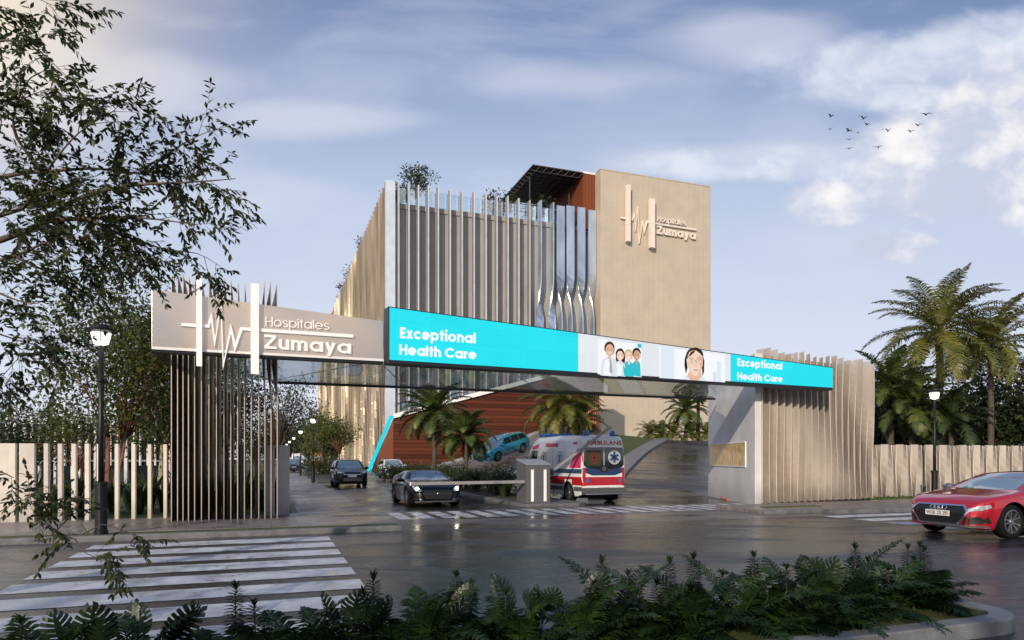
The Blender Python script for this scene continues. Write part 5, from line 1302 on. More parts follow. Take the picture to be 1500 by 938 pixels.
fv = place_car(van, 'delivery_van', G(462, 686), heading(D1), 'small orange red van far down the driveway below the trees', 'van'); van_base(fv, 'paint_orange')
van.part('side_stripe', fv, 'plate_white', [(ax, [(-2.8, 2.2), (1.0, 2.2), (1.0, 1.3), (-2.8, 1.3)]) for ax in ('y+', 'y-')] + [('x-', [(-.85, 2.2), (.85, 2.2), (.85, 1.3), (-.85, 1.3)])], .01, .4)
fw = place_car(van, 'delivery_van', G(436, 686.5), heading(-D1), 'small white van far down the driveway beside the orange one', 'van'); van_base(fw, 'paint_white')

# ------------------------------------------------------------------ kiosk and barriers
kp = UV(9.35, 22.9)
kk = thing('ticket_kiosk', UV(9.3, 22.9, .12), ANG, 'dark grey ticket kiosk with sloping top and two upright light strips', 'kiosk')
kx0 = toUV(onplane(771, 735, UV(0, 22.2), D1))[0]; kx1 = toUV(onplane(806, 735, UV(0, 22.2), D1))[0]
zf = onplane(790, 681.5, UV(0, 22.2), D1).z; V0 = 22.2
m = MB(); sidep = [UV(kx0, V0, .12), UV(kx0, V0 + 1.0, .12), UV(kx0, V0 + 1.0, zf + .17), UV(kx0, V0, zf)]
m.prism(sidep, D2 * (kx1 - kx0)); m.build('body', MT['kiosk_grey'], kk, bevel=.012)
m = MB(); sp2 = [UV(kx0 - .02, V0 - .03, zf + .004), UV(kx0 - .02, V0 + 1.03, zf + .185), UV(kx0 - .02, V0 + 1.03, zf + .22), UV(kx0 - .02, V0 - .03, zf + .04)]
m.prism(sp2, D2 * (kx1 - kx0 + .04)); m.build('sloping_top', MT['kiosk_top'], kk, bevel=.006)
for f in (.25, .78):
    m = MB(); u = kx0 + (kx1 - kx0) * f; m.uvbox(u - .05, u + .05, V0 - .02, V0 + .01, .18, zf - .16); m.build('light_strip', MT['strip_glow'], kk)
a = onplane(764, 706, UV(0, 22.3), D1); b = onplane(602, 709, UV(0, 22.3), D1)
g = thing('barrier_arm', a, ANG, 'lowered grey barrier arm across the exit lane in front of the black sports car', 'barrier', )
m = MB(); beam(m, a + D2 * .12, b, .05, .11); m.build('arm', MT['arm_grey'], g, bevel=.01)
m = MB(); beam(m, b, b - D2 * .04, .07, .12); m.build('tip', MT['panel_trim'], g)
q0 = onplane(808, 691, UV(0, 22.9), D1); q1 = onplane(895, 625.5, UV(0, 22.9), D1)
g = thing('barrier_arm', q0, ANG, 'raised grey barrier arm sticking up diagonally beside the ambulance', 'barrier')
m = MB(); beam(m, q0 - (q1 - q0).normalized() * .15, q1, .05, .105); m.build('arm', MT['arm_grey'], g, bevel=.01)
m = MB(); beam(m, q0 - D2 * .12 + UP * -.05, q0 + D2 * .05 + UP * -.05, .12, .16); m.build('hinge', MT['dark_steel'], g)
# ------------------------------------------------------------------ street lamps
def make_lamp(name='street_lamp'):
    t = thing(name, (0, 0, 0), 0, 'x', 'street lamp', 'black street lamps')
    m = MB(); m.smooth = True
    m.lathe([(.055, .95), (.05, 2.2), (.045, 3.96)], 12); m.lathe([(.075, 3.2), (.075, 3.26)], 12)
    m.build('pole', MT['black_metal'], t, world=False)
    m = MB(); m.lathe([(.135, 0), (.135, .08), (.115, .10), (.115, 1.03), (.14, 1.04), (.14, 1.09), (.06, 1.12)], 16); m.build('base', MT['black_metal'], t, world=False)
    m = MB(); m.smooth = True; m.lathe([(.05, 3.96), (.14, 4.0), (.17, 4.12), (.19, 4.22), (.0, 4.22)], 16); m.build('lamp_bowl', MT['lamp_glow'], t, world=False)
    m = MB(); m.lathe([(.19, 4.225), (.31, 4.25), (.32, 4.29), (.22, 4.31), (.20, 4.38), (.0, 4.40)], 18)
    for k in range(4):
        a = k * math.pi / 2 + .5; m.tube([(.05 * math.cos(a), .05 * math.sin(a), 3.95), (.19 * math.cos(a), .19 * math.sin(a), 4.08), (.20 * math.cos(a), .20 * math.sin(a), 4.24)], .009, 5)
    m.build('lamp_cap', MT['black_metal'], t, world=False)
    return t
lamp0 = make_lamp()
def put(src, loc, label, group=None, s=None, rz=None, first=False):
    o = src if first else copy_tree(src)
    o.location = loc; o['label'] = label
    if group: o['group'] = group
    if s: o.scale = (s, s, s)
    if rz is not None: o.rotation_euler.z = rz
    return o
put(lamp0, G(148, 783, .11), 'tall black street lamp on the grass strip beside the left zebra crossing', first=True)
put(lamp0, P(1369, 718, 27.0) * 1.0, 'black street lamp on the right pavement just behind the red car').location.z = .115
for k, (nm, s) in enumerate((('nearest', 1.05), ('second', 1.05), ('third', 1.05), ('fourth', 1.05), ('farthest', 1.05))):
    put(lamp0, UV(2.75, 48.9 + 21.5 * k, .02), nm + ' of the five black street lamps lining the driveway pavement', s=s)
put(lamp0, P(800, 660, 53), 'black street lamp on the ramp in front of the golden palm', s=.9).location.z = .7 + .6
# ------------------------------------------------------------------ vegetation
def rnd_dirs(rng, n, up=0.0):
    d = rng.normal(size=(n, 3)); d[:, 2] += up; return unit(d)
def tree(name, base, H, rad, seed, lm, bark, n_clump, per, leaf, label, cat='tree', group=None, trunk_h=.35, trunk_r=.12, lean=(0, 0), squash=.8, zc=None, spread=.16, stems=1, hexa=False, crown_bottom=None):
    """rad: crown radius; foliage in clumps at the limb ends, limbs tapering from the trunk"""
    base = Vector(base); rng = np.random.default_rng(seed); random.seed(seed)
    t = thing(name, base, 0, label, cat, group)
    th = H * trunk_h; cz = (H + th * .8) / 2 if zc is None else zc; ry = (H - cz)
    C = base + Vector((lean[0], lean[1], cz))
    cl = []
    for i in range(n_clump):
        d = Vector(rng.normal(size=3)).normalized(); r = rng.random() ** .45
        q = Vector((d.x * rad * r, d.y * rad * r, d.z * ry * r))
        q *= .85 + .3 * math.sin(d.x * 3 + seed) * math.cos(d.z * 4 + seed)
        cl.append(C + q)
    mb = MB(); mb.smooth = True; tops = []
    for k in range(stems):
        off = Vector((random.uniform(-.3, .3), random.uniform(-.3, .3), 0)) * (1 if stems > 1 else 0)
        fork = base + Vector((lean[0] * .5, lean[1] * .5, th)) + off * 2.2
        pts = [base + off * .4 - UP * .1, base.lerp(fork, .35) + off * .5 + Vector((random.uniform(-.1, .1), 0, 0)), fork.lerp(base, .3) + off * .3, fork]
        mb.tube(pts, [trunk_r * 1.25, trunk_r, trunk_r * .85, trunk_r * .7], 8); tops.append(fork)
    sel = cl[::max(1, n_clump // 34)]
    for q in sel:
        f = min(tops, key=lambda a: (a - q).length)
        mid = f.lerp(q, .5) + Vector((random.uniform(-.15, .15) * rad, random.uniform(-.15, .15) * rad, .10 * rad))
        mb.tube([f - UP * .15, f.lerp(mid, .5) + UP * .05 * rad, mid, q.lerp(mid, .4), q], [trunk_r * .5, trunk_r * .36, trunk_r * .24, trunk_r * .15, trunk_r * .05], 5)
    mb.build('trunk', MT[bark], t)
    cs = np.array([tuple(c) for c in cl]); n = n_clump * per
    idx = np.repeat(np.arange(n_clump), per)
    sc = rad * spread * (0.7 + .7 * rng.random(n_clump))
    o = rng.normal(size=(n, 3)) * sc[idx][:, None] * np.array([1, 1, .75])
    c = cs[idx] + o
    d = unit(o + rng.normal(size=(n, 3)) * sc[idx][:, None] * .9 + np.array([0, 0, -.15]) * sc[idx][:, None])
    up = unit(rng.normal(size=(n, 3)) * .8 + np.array([0, 0, 1.0]))
    L = leaf * (.7 + .6 * rng.random(n)); V, k = leaf_verts(c, d, up, L, L * .48, hexa)
    if crown_bottom is not None:
        keep = c[:, 2] > base.z + crown_bottom; V = V[keep]
    me = np_mesh('crown', V, k, MT[lm]); link('crown', me, t); return t

def frond(mb_list, base, az, elev, L, droop, rng, nleaf=34, ll=.45, lw=.035, vee=.55, fold=.25):
    """returns leaflet polygons and rachis points"""
    pts = []; p = np.array(base, float); e = elev; h = np.array([math.cos(az), math.sin(az), 0])
    ns = 14
    for i in range(ns + 1):
        pts.append(p.copy()); d = h * math.cos(e) + np.array([0, 0, math.sin(e)]); p = p + d * L / ns; e -= droop / ns * (.5 + i / ns)
    pts = np.array(pts); T = np.linspace(.10, 1, nleaf) * ns
    i0 = np.minimum(T.astype(int), ns - 1); f = (T - i0)[:, None]; c = pts[i0] * (1 - f) + pts[i0 + 1] * f; tan = unit(pts[i0 + 1] - pts[i0])
    side = unit(np.cross(tan, np.array([0, 0, 1.0]))); nn = np.cross(side, tan); tt = T / ns
    ln = ll * np.clip(np.sin(np.pi * (tt * .84 + .12)), .15, 1) * (.85 + .3 * rng.random(nleaf))
    out = []
    for sg in (1, -1):
        d = unit(side * sg + tan * vee + nn * fold * (1 if True else 0) + rng.normal(size=(nleaf, 3)) * .10)
        tip = c + d * ln[:, None] + np.array([0, 0, -1.0]) * (ln * .30)[:, None]; mid = c + d * ln[:, None] * .5
        w = tan * lw * .5
        out.append(np.stack([c - w * .6, mid - w, tip, mid + w, c + w * .6], 1))
    return np.concatenate(out), pts
def palm(name, base, H, seed, label, lm='palm_green', nf=26, FL=2.3, ll=.5, lean=(0, 0), tr=.11, group=None, up=1.35, low=-.55, lw=.066, cat='palm tree', nleaf=52):
    nf = int(nf * 1.6); ll *= 1.15
    base = Vector(base); rng = np.random.default_rng(seed); t = thing(name, base, 0, label, cat, group)
    top = base + Vector((lean[0], lean[1], H)); mb = MB(); mb.smooth = True; pts = []; rad = []
    ns = max(10, int(H / .18))
    for i in range(ns + 1):
        f = i / ns; pts.append(base.lerp(top, f) + Vector((math.sin(f * 3) * .06, 0, 0)) - UP * (.1 if i == 0 else 0)); rad.append(tr * (1.25 - .4 * f) * (1 + .10 * (i % 2)) * (1 + .5 * math.exp(-f * 12)) * (1 + .35 * math.exp(-(1 - f) * 14)))
    mb.tube(pts, rad, 9); mb.build('trunk', MT['palm_bark'], t)
    allv = []; rb = MB(); rb.smooth = True
    for i in range(nf):
        az = i * 2.39996 + rng.normal() * .15; f = i / nf
        el = up - (up - low) * f ** 1.1 + rng.normal() * .08; L = FL * (.78 + .3 * math.sin(math.pi * (f * .8 + .15))) * (.92 + .16 * rng.random())
        b0 = (top.x + .07 * math.cos(az), top.y + .07 * math.sin(az), top.z + .12 * (1 - f))
        v, pp = frond(None, b0, az, el, L, 1.15 + .5 * f + rng.normal() * .12, rng, nleaf, ll, lw)
        allv.append(v); rb.tube([Vector(q) for q in pp[::2]], [.028 * (1 - k / 9) + .005 for k in range(len(pp[::2]))], 4, False)
    V = np.concatenate(allv); link('fronds', np_mesh('fronds', V, 5, MT[lm]), t)
    rb.build('frond_stems', MT[lm], t); return t

# --- foreground tree: branches reach in from the left of the frame, trunk outside it
ft = thing('tree', P(-330, 900, 6.6), 0, 'leafy dark green tree overhanging the top left foreground', 'tree')
ft.location.z = 0; WM[ft] = Matrix.Translation(ft.location)
trunk_top = P(-240, 380, 6.9)
mb = MB(); mb.smooth = True
mb.tube([ft.location - UP * .1, P(-320, 700, 6.7), P(-290, 520, 6.8), trunk_top, P(-200, 150, 7.0), P(-160, -60, 7.1)], [.20, .16, .15, .13, .09, .05], 12)
Bs = [  # (pixel polyline, depth start, depth end, r0, r1)
    ([(-240, 380), (0, 316), (40, 300), (64, 282), (107, 277), (160, 285)], 6.9, 6.4, .05, .012),
    ([(-240, 400), (0, 352), (64, 324), (107, 294), (180, 273), (282, 267), (345, 262)], 6.9, 6.7, .06, .010),
    ([(-240, 330), (0, 260), (64, 252), (141, 247), (213, 256), (270, 262)], 6.9, 7.2, .05, .010),
    ([(64, 324), (128, 320), (213, 320), (290, 330)], 6.8, 6.4, .03, .007),
    ([(213, 256), (247, 224), (300, 195), (330, 190)], 7.1, 7.3, .014, .005),
    ([(40, 300), (55, 270), (110, 200), (170, 160), (180, 145)], 6.6, 6.3, .016, .003),
    ([(128, 320), (180, 345), (240, 365), (290, 372), (325, 392)], 6.6, 6.9, .018, .005),
    ([(64, 252), (20, 190), (40, 120), (80, 100)], 7.0, 6.5, .02, .005),
    ([(-220, 150), (-80, 90), (0, 60), (50, 70), (95, 110)], 6.8, 6.3, .035, .005),
    ([(-200, 80), (-60, 20), (20, -10), (70, 5)], 6.8, 6.4, .03, .005),
    ([(-220, 260), (-60, 180), (20, 150), (70, 130)], 6.9, 6.6, .03, .005),
    ([(-240, 420), (-60, 395), (20, 375), (90, 350), (170, 365)], 6.9, 6.2, .04, .007),
    ([(-240, 440), (-60, 470), (0, 490), (50, 505), (80, 500)], 6.8, 6.2, .03, .005),
    ([(-60, 395), (0, 430), (50, 445), (80, 430)], 6.6, 6.3, .02, .005),
    ([(-240, 470), (-80, 560), (-20, 540), (30, 570)], 6.8, 6.3, .02, .005),
    ([(20, 375), (80, 400), (140, 390), (190, 405)], 6.3, 6.5, .015, .004),
]
rng = np.random.default_rng(11)
LC, LD, LU, LL = [], [], [], []
def twig(p, d, n, ln, sz):
    """alternate leaflets along a drooping twig"""
    q = np.array(p, float); d = d / np.linalg.norm(d); pts = [q.copy()]
    for i in range(n):
        d = unit(d + np.array([0, 0, -.05]) + rng.normal(size=3) * .06); q = q + d * ln / n; pts.append(q.copy())
        s = unit(np.cross(d, np.array([0, 0, 1.0])) + rng.normal(size=3) * .2)
        for sg in ((1,) if i % 2 else (-1,)) if n > 12 else (1, -1):
            LC.append(q.copy()); LD.append(unit(s * sg * .8 + d * .75 + np.array([0, 0, -.35]) + rng.normal(size=3) * .22)); LU.append(unit(rng.normal(size=3) * .6 + np.array([0, 0, 1]))); LL.append(sz * (.75 + .5 * rng.random()))
    LC.append(q.copy()); LD.append(d); LU.append(np.array([0, 0, 1.])); LL.append(sz)
    return pts
def spray(path, n, reach, sz, along=(.25, 1.0), r=.004):
    N = len(path)
    for k in range(n):
        t = along[0] + (along[1] - along[0]) * rng.random(); f = t * (N - 1); i = min(int(f), N - 2); a = path[i] * (1 - (f - i)) + path[i + 1] * (f - i)
        tan = unit(path[i + 1] - path[i]); dr = unit(tan * .55 + rng.normal(size=3) * np.array([.85, .6, .8]) + np.array([.1, 0, -.1]))
        L1 = reach * (.4 + .9 * rng.random())
        m1 = a + dr * L1 * .5 + np.array([0, 0, .02]); e1 = a + dr * L1 + np.array([0, 0, -.06])
        mb.tube([Vector(a), Vector(m1), Vector(e1)], [r, r * .7, r * .4], 4, False)
        for q, dd in ((a + dr * L1 * .35, dr), (m1, dr), (a + dr * L1 * .75, dr), (e1, dr), (e1, dr)):
            tw = twig(q, dd + rng.normal(size=3) * .65, 6, .20 + .16 * rng.random(), sz)
            mb.tube([Vector(x) for x in tw[::3]], [.0025, .002, .0015], 3, False)
for pl2, y0, y1, r0, r1 in Bs:
    n = len(pl2); path = [np.array(P(x, y, y0 + (y1 - y0) * i / (n - 1))) for i, (x, y) in enumerate(pl2)]
    rs = resample([Vector(q) for q in path], 16); mb.tube(rs, [r0 + (r1 * .35 - r0) * (i / 15) ** .8 for i in range(16)], 7)
    vis = [np.array(q) for q in rs if q.x / q.y * FP + HX > -60]
    if len(vis) > 1: spray(vis, max(5, int(sum(np.linalg.norm(vis[i + 1] - vis[i]) for i in range(len(vis) - 1)) * 7.6)), .36, .074, (.0, 1.0))
# low sprays that hang in front of the crossing
for pl2, Y, nn_, rch, sz in (([(-120, 800), (0, 788), (60, 785), (130, 782)], 6.0, 5, .10, .07), ([(-60, 760), (0, 750), (25, 735), (40, 742)], 5.8, 7, .12, .07), ([(-20, 740), (40, 732), (65, 712), (75, 715)], 5.9, 5, .12, .075),
                      ([(75, 785), (100, 760), (118, 735), (125, 712)], 6.0, 5, .10, .075), ([(90, 784), (110, 790), (125, 810), (150, 822)], 5.9, 7, .12, .075), ([(120, 783), (150, 768), (175, 775), (195, 782)], 5.9, 5, .10, .07), ([(-60, 700), (0, 690), (20, 700)], 5.8, 3, .12, .07),
                      ([(130, 782), (118, 768), (128, 748)], 6.0, 4, .08, .07)):
    path = [np.array(P(x, y, Y)) for x, y in pl2]; mb.tube([Vector(q) for q in path], [.006, .005, .004, .003][:len(path)], 5, False); spray(path, max(1, nn_ // 3), rch, sz, (.75, 1.0), .003)
mb.tube([P(-310, 640, 6.7), P(-200, 760, 6.3), P(-120, 800, 6.0)], [.02, .01, .006], 5)
mb.tube([P(-310, 640, 6.7), P(-180, 740, 6.1), P(-60, 760, 5.8), P(-20, 740, 5.9)], [.02, .01, .006, .004], 5); mb.tube([P(-310, 600, 6.7), P(-150, 680, 6.0), P(-60, 700, 5.8)], [.02, .01, .005], 5)
mb.build('trunk', MT['bark'], ft)
V, k = leaf_verts(np.array(LC), np.array(LD), np.array(LU), np.array(LL), np.array(LL) * .36, True)
print('near leaves', len(V)); link('crown', np_mesh('crown', V, k, MT['leaf_near']), ft)

# --- garden trees behind the left fence
tree('tree', G(165, 745, .09), 8.6, 3.0, 3, 'leaf_mid', 'bark_red', 150, 95, .15, 'olive green garden tree with reddish stems behind the post fence and lamp', group='garden trees', trunk_h=.28, trunk_r=.055, lean=(.2, .3), stems=4, spread=.15, zc=5.0, crown_bottom=2.4)
tree('tree', P(238, 700, 27) , 7.6, 2.5, 8, 'leaf_mid', 'bark_pale', 110, 110, .15, 'garden tree with pale trunk directly left of the brown pylon', group='garden trees', trunk_h=.3, trunk_r=.13, spread=.16, zc=4.3)
tree('tree', P(325, 690, 33), 7.8, 2.7, 9, 'leaf_dark', 'bark', 90, 80, .17, 'dark tree seen through the fins of the brown pylon', group='garden trees', trunk_h=.3, spread=.2, zc=4.6)
tree('tree', P(402, 680, 42), 7.2, 2.9, 14, 'leaf_dark', 'bark', 60, 42, .17, 'sparse tree right of the brown pylon beside the driveway pavement', group='garden trees', trunk_h=.3, trunk_r=.09, spread=.13, zc=5.0, lean=(.6, 0))
tree('tree', P(30, 690, 33), 4.6, 2.7, 21, 'leaf_dark', 'bark', 80, 60, .17, 'low dark garden tree behind the far left fence posts', group='garden trees', trunk_h=.2, zc=2.6)
tree('tree', P(110, 690, 30), 4.4, 1.9, 22, 'leaf_mid', 'bark_red', 70, 45, .14, 'low spreading tree behind the black lamp post', group='garden trees', trunk_h=.25, stems=3, zc=3.0, trunk_r=.06)
for o in bpy.data.objects:
    if o.get('group') == 'garden trees': o.location.z = .08
# rooftop shrubs
def rt(x, Y, h, r, seed, label, n=36):
    q = P(x, 300, Y); q.z = 34.0
    return tree('rooftop_tree', q, h, r, seed, 'leaf_dark', 'bark', n, 30, .36, label, 'tree', 'rooftop trees', trunk_h=.35, trunk_r=.10, spread=.16, zc=h * .68)
rt(611, 90, 7.4, 2.4, 31, 'largest rooftop tree above the front left corner of the hospital')
rt(582, 92, 5.4, 1.8, 32, 'small rooftop tree at the very corner of the hospital roof')
rt(733, 95, 5.2, 2.6, 33, 'rooftop shrub tree left of the space frame canopy')
rt(790, 96, 4.8, 2.6, 34, 'rooftop tree under the space frame canopy')
for x, Y, h in ((523, 118, 7.5), (508, 135, 6.5), (497, 150, 7)):
    q = UV(UC + 2.2, 0); uu = toUV(P(x, 300, Y)); q = UV(UC + 2.5, (Y - .337 * (UC + 2.5)) / .9415); q.z = 34
    tree('rooftop_tree', q, h, 2.6, int(x), 'leaf_dark', 'bark', 34, 26, .42, {523: 'nearest rooftop tree above the long side facade', 508: 'middle rooftop tree above the long side facade', 497: 'farthest rooftop tree above the long side facade'}[x], 'tree', 'rooftop trees', trunk_h=.35, zc=h * .68)
# driveway trees beside the building
tree('tree', G(478, 692.5), 8.2, 3.9, 41, 'leaf_bright', 'bark', 85, 60, .28, 'bright green bushy tree beside the golden side facade', group='driveway trees', trunk_h=.25, trunk_r=.12, stems=3, spread=.14, zc=5.0)
tree('tree', G(497, 693), 6.5, 2.8, 42, 'leaf_mid', 'bark_red', 40, 34, .26, 'small thin tree between bright bushy tree and black suv', group='driveway trees', trunk_h=.35, trunk_r=.10, spread=.12, zc=4.8)
tree('shrub', G(472, 694), 2.0, 2.6, 43, 'hedge_leaf', 'bark', 50, 60, .22, 'low green shrub bed at the foot of the bright bushy tree', 'shrub', trunk_h=.1, zc=.9, spread=.22)
# far dark tree line across the end of the drive
k = 0
nmz = ['leftmost', 'second', 'third', 'fourth', 'fifth', 'sixth', 'seventh', 'eighth', 'ninth', 'tenth']
for i, x in enumerate((-60, 40, 130, 215, 300, 372, 402, 428, 452, 476)):
    Yt = 70 + (i > 4) * 75; hh = (11.0 if i > 4 else 6.6) * (1 + .12 * math.sin(i * 2.1))
    q = P(x, 600, Yt); q.z = 0
    tree('tree', q, hh, hh * .62, 60 + i, 'leaf_dark', 'bark', 60, 60, .5 if i > 4 else .32, nmz[i] + ' from the left in the row of dark far trees closing the background', group='far dark trees', trunk_h=.15, trunk_r=.2, zc=hh * .55, spread=.2)

# --- palms in the middle bed and by the ramp
palm('palm_tree', UV(9.5, 41.0, .15), 4.3, 5, 'taller palm tree of the pair in the bed before the red timber wall', 'palm_green', 26, 2.55, .5, group='palms of the driveway', tr=.13)
palm('palm_tree', UV(9.7, 34.5, .15), 2.75, 6, 'shorter palm tree of the pair in the bed before the red timber wall', 'palm_green', 22, 1.85, .42, group='palms of the driveway', tr=.10)
pq = P(822, 640, 52); pq.z = 1.2; palm('palm_tree', pq, 4.6, 7, 'broad golden green palm tree on the ramp behind the ambulance', 'palm_gold', 34, 3.5, .65, group='palms of the driveway', tr=.16, low=-.7)
pq = P(848, 640, 56); pq.z = 1.8; palm('palm_tree', pq, 3.0, 8, 'low palm tree right of the broad golden palm', 'palm_gold', 22, 2.6, .55, group='palms of the driveway', tr=.14)
pq = P(1022, 640, 66); pq.z = 3.8; palm('palm_tree', pq, 5.2, 9, 'palm tree on the upper lawn beside the gatehouse wall', 'palm_green', 24, 2.8, .6, group='palms of the driveway', tr=.15)
pq = P(1004, 640, 64); pq.z = 3.7; palm('palm_tree', pq, 2.6, 10, 'short palm tree on the upper lawn left of the taller one', 'palm_green', 20, 2.4, .5, group='palms of the driveway', tr=.13)
bush_l = ['leftmost', 'second', 'third', 'fourth', 'fifth']
for i, x in enumerate((952, 968, 985, 1012, 1034)):
    pq = P(x, 645, 64); pq.z = 3.75; palm('palm_bush', pq, .25, 100 + i, bush_l[i] + ' low palm bush in the row on the upper lawn', 'palm_green' if i % 2 else 'palm_gold', 15, 1.7, .42, group='low palm bushes', tr=.1, cat='bush', nleaf=22)
# --- right side palms and trees
pq = P(1375, 700, 36); pq.z = .13; palm('palm_tree', pq, 8.3, 51, 'tallest palm tree with golden crown behind the right fence', 'palm_gold', 28, 3.9, .66, group='palms behind the right fence', tr=.17, low=-.75, )
pq = P(1450, 700, 38); pq.z = .13; palm('palm_tree', pq, 8.0, 52, 'palm tree at right edge with slender bare trunk behind the fence', 'palm_gold', 24, 3.6, .60, group='palms behind the right fence', tr=.14, low=-.5)
pq = P(1334, 700, 34); pq.z = .13; palm('palm_tree', pq, 4.2, 53, 'lower green palm tree left of the right street lamp', 'palm_green', 20, 2.5, .5, group='palms behind the right fence', tr=.13)
pq = P(1303, 700, 35); pq.z = .13; palm('palm_tree', pq, 5.2, 54, 'green palm tree nearest to the gatehouse corner', 'palm_green', 20, 2.6, .5, group='palms behind the right fence', tr=.14)
pq = P(1392, 700, 33.5); pq.z = .13; palm('palm_tree', pq, 3.5, 55, 'low dark palm tree directly right of the right street lamp', 'palm_dark', 18, 2.1, .45, group='palms behind the right fence', tr=.12)
for i, (x, Y, h, r, lab) in enumerate(((1320, 42, 6.8, 3.4, 'dark broadleaf tree behind the low palms near the gatehouse'), (1400, 43, 6.4, 3.2, 'dark broadleaf tree behind the right street lamp'), (1470, 40, 7.6, 3.3, 'dark dense broadleaf tree at the right edge of the picture'), (1545, 38, 8.4, 3.6, 'dark broadleaf tree cut by the right edge of the picture'), (1280, 46, 7, 3, 'broadleaf tree hidden mostly behind the gatehouse'))):
    q = P(x, 700, Y); q.z = .1
    tree('tree', q, h, r, 70 + i, 'leaf_dark', 'bark', 120, 75, .24, lab, group='broadleaf trees behind the right fence', trunk_h=.2, zc=h * .52, spread=.17)

# --- plants of the garden behind the left fence and the island hedge
def blade_tuft(name, base, n, h, seed, label, lm, group, w=.03, cat='plant', spread=.35, lean=.5):
    rng = np.random.default_rng(seed); t = thing(name, base, 0, label, cat, group); b = np.array(base)
    az = rng.random(n) * 6.283; r = rng.random(n) * spread * .3; hh = h * (.5 + .6 * rng.random(n)); ln = lean * (.3 + rng.random(n))
    c = b + np.stack([np.cos(az) * r, np.sin(az) * r, np.zeros(n)], 1); o = np.stack([np.cos(az) * ln * hh, np.sin(az) * ln * hh, np.zeros(n)], 1)
    s = np.stack([-np.sin(az), np.cos(az), np.zeros(n)], 1) * w
    z = np.array([0, 0, 1.0]); m1 = c + o * .35 + z * (hh * .6)[:, None]; e = c + o + z * (hh * .93)[:, None]
    V = np.stack([c - s * .5, m1 - s, e, m1 + s, c + s * .5], 1); link('blades', np_mesh('blades', V, 5, MT[lm]), t); return t
random.seed(4); kk_ = 0
for i in range(36):
    u = random.uniform(-9.5, .1); v = random.uniform(21.2, 24); kk_ += 1
    blade_tuft('garden_plant', UV(u, v, .09), 60, random.uniform(.8, 1.5), 200 + i, 'dark leafy plant in the bed behind the cream post fence', 'hedge_leaf', 'plants behind the post fence', .035)
for i in range(46):
    f = i / 45; v = 25 + f * 30; u = 9.5 + (random.random() - .5) * 1.6
    if i % 3: blade_tuft('hedge_plant', UV(u, v, .14), 110, random.uniform(.8, 1.25), 300 + i, 'dark spiky shrub in the palm bed between the two lanes', 'hedge_leaf', 'shrubs of the palm bed', .028, lean=.6)
    else: tree('hedge_shrub', UV(u, v, .12), random.uniform(1.0, 1.3), .85, 350 + i, 'hedge_leaf', 'bark', 26, 34, .12, 'rounded dark shrub in the palm bed between the two lanes', 'shrub', 'rounded shrubs of the palm bed', trunk_h=.1, trunk_r=.03, zc=.6, spread=.3)

# --- foreground planter plants
def flatleaf(pts3): return pts3
def spire(base, h, seed, label, grp='upright whorled plants of the planter', lm='plant_deep'):
    rng = np.random.default_rng(seed); t = thing('upright_plant', base, 0, label, 'plant', grp); b = np.array(base, float)
    C, D, U, Ls = [], [], [], []; mbs = MB(); mbs.smooth = True
    lean = rng.normal(size=2) * .06
    P_ = [b + np.array([lean[0] * f * h, lean[1] * f * h, f * h]) for f in np.linspace(0, 1, 6)]; mbs.tube([Vector(p) for p in P_], [.008, .007, .006, .005, .004, .003], 5); mbs.build('stem', MT['bark'], t)
    n = int(h / .0036)
    for i in range(n):
        f = .12 + .88 * i / n; p = b + np.array([lean[0] * f * h, lean[1] * f * h, f * h]); az = i * 2.4; e = .25 + .55 * f ** 3 + (.6 if f > .93 else 0)
        C.append(p); D.append([math.cos(az) * math.cos(e), math.sin(az) * math.cos(e), math.sin(e)]); U.append([-math.cos(az) * .4, -math.sin(az) * .4, 1]); Ls.append(.105 * (1 - .45 * f) * (.9 + .4 * rng.random()))
    V, k = leaf_verts(np.array(C), np.array(D), np.array(U), np.array(Ls), np.array(Ls) * .26, True, .45); link('leaves', np_mesh('leaves', V, k, MT[lm]), t)
def fan(base, n, L, seed, label, grp, lm='plant_deep', ll=.20, nleaf=30, up=1.35, low=.35, name='palm_frond_plant', droop=1.1, lw=.019):
    rng = np.random.default_rng(seed); t = thing(name, base, 0, label, 'plant', grp); av = []; rb = MB(); rb.smooth = True
    for i in range(n):
        az = i * 2.4 + rng.normal() * .2; el = up - (up - low) * i / max(1, n - 1) + rng.normal() * .06
        v, pp = frond(None, base, az, el, L * (.8 + .35 * rng.random()), droop * (.8 + .4 * rng.random()), rng, nleaf, ll, lw, .7); av.append(v); rb.tube([Vector(q) for q in pp[::2]], [.007 * (1 - k / 9) + .0015 for k in range(len(pp[::2]))], 4, False)
    link('fronds', np_mesh('fronds', np.concatenate(av), 5, MT[lm]), t); rb.build('stems', MT[lm], t)
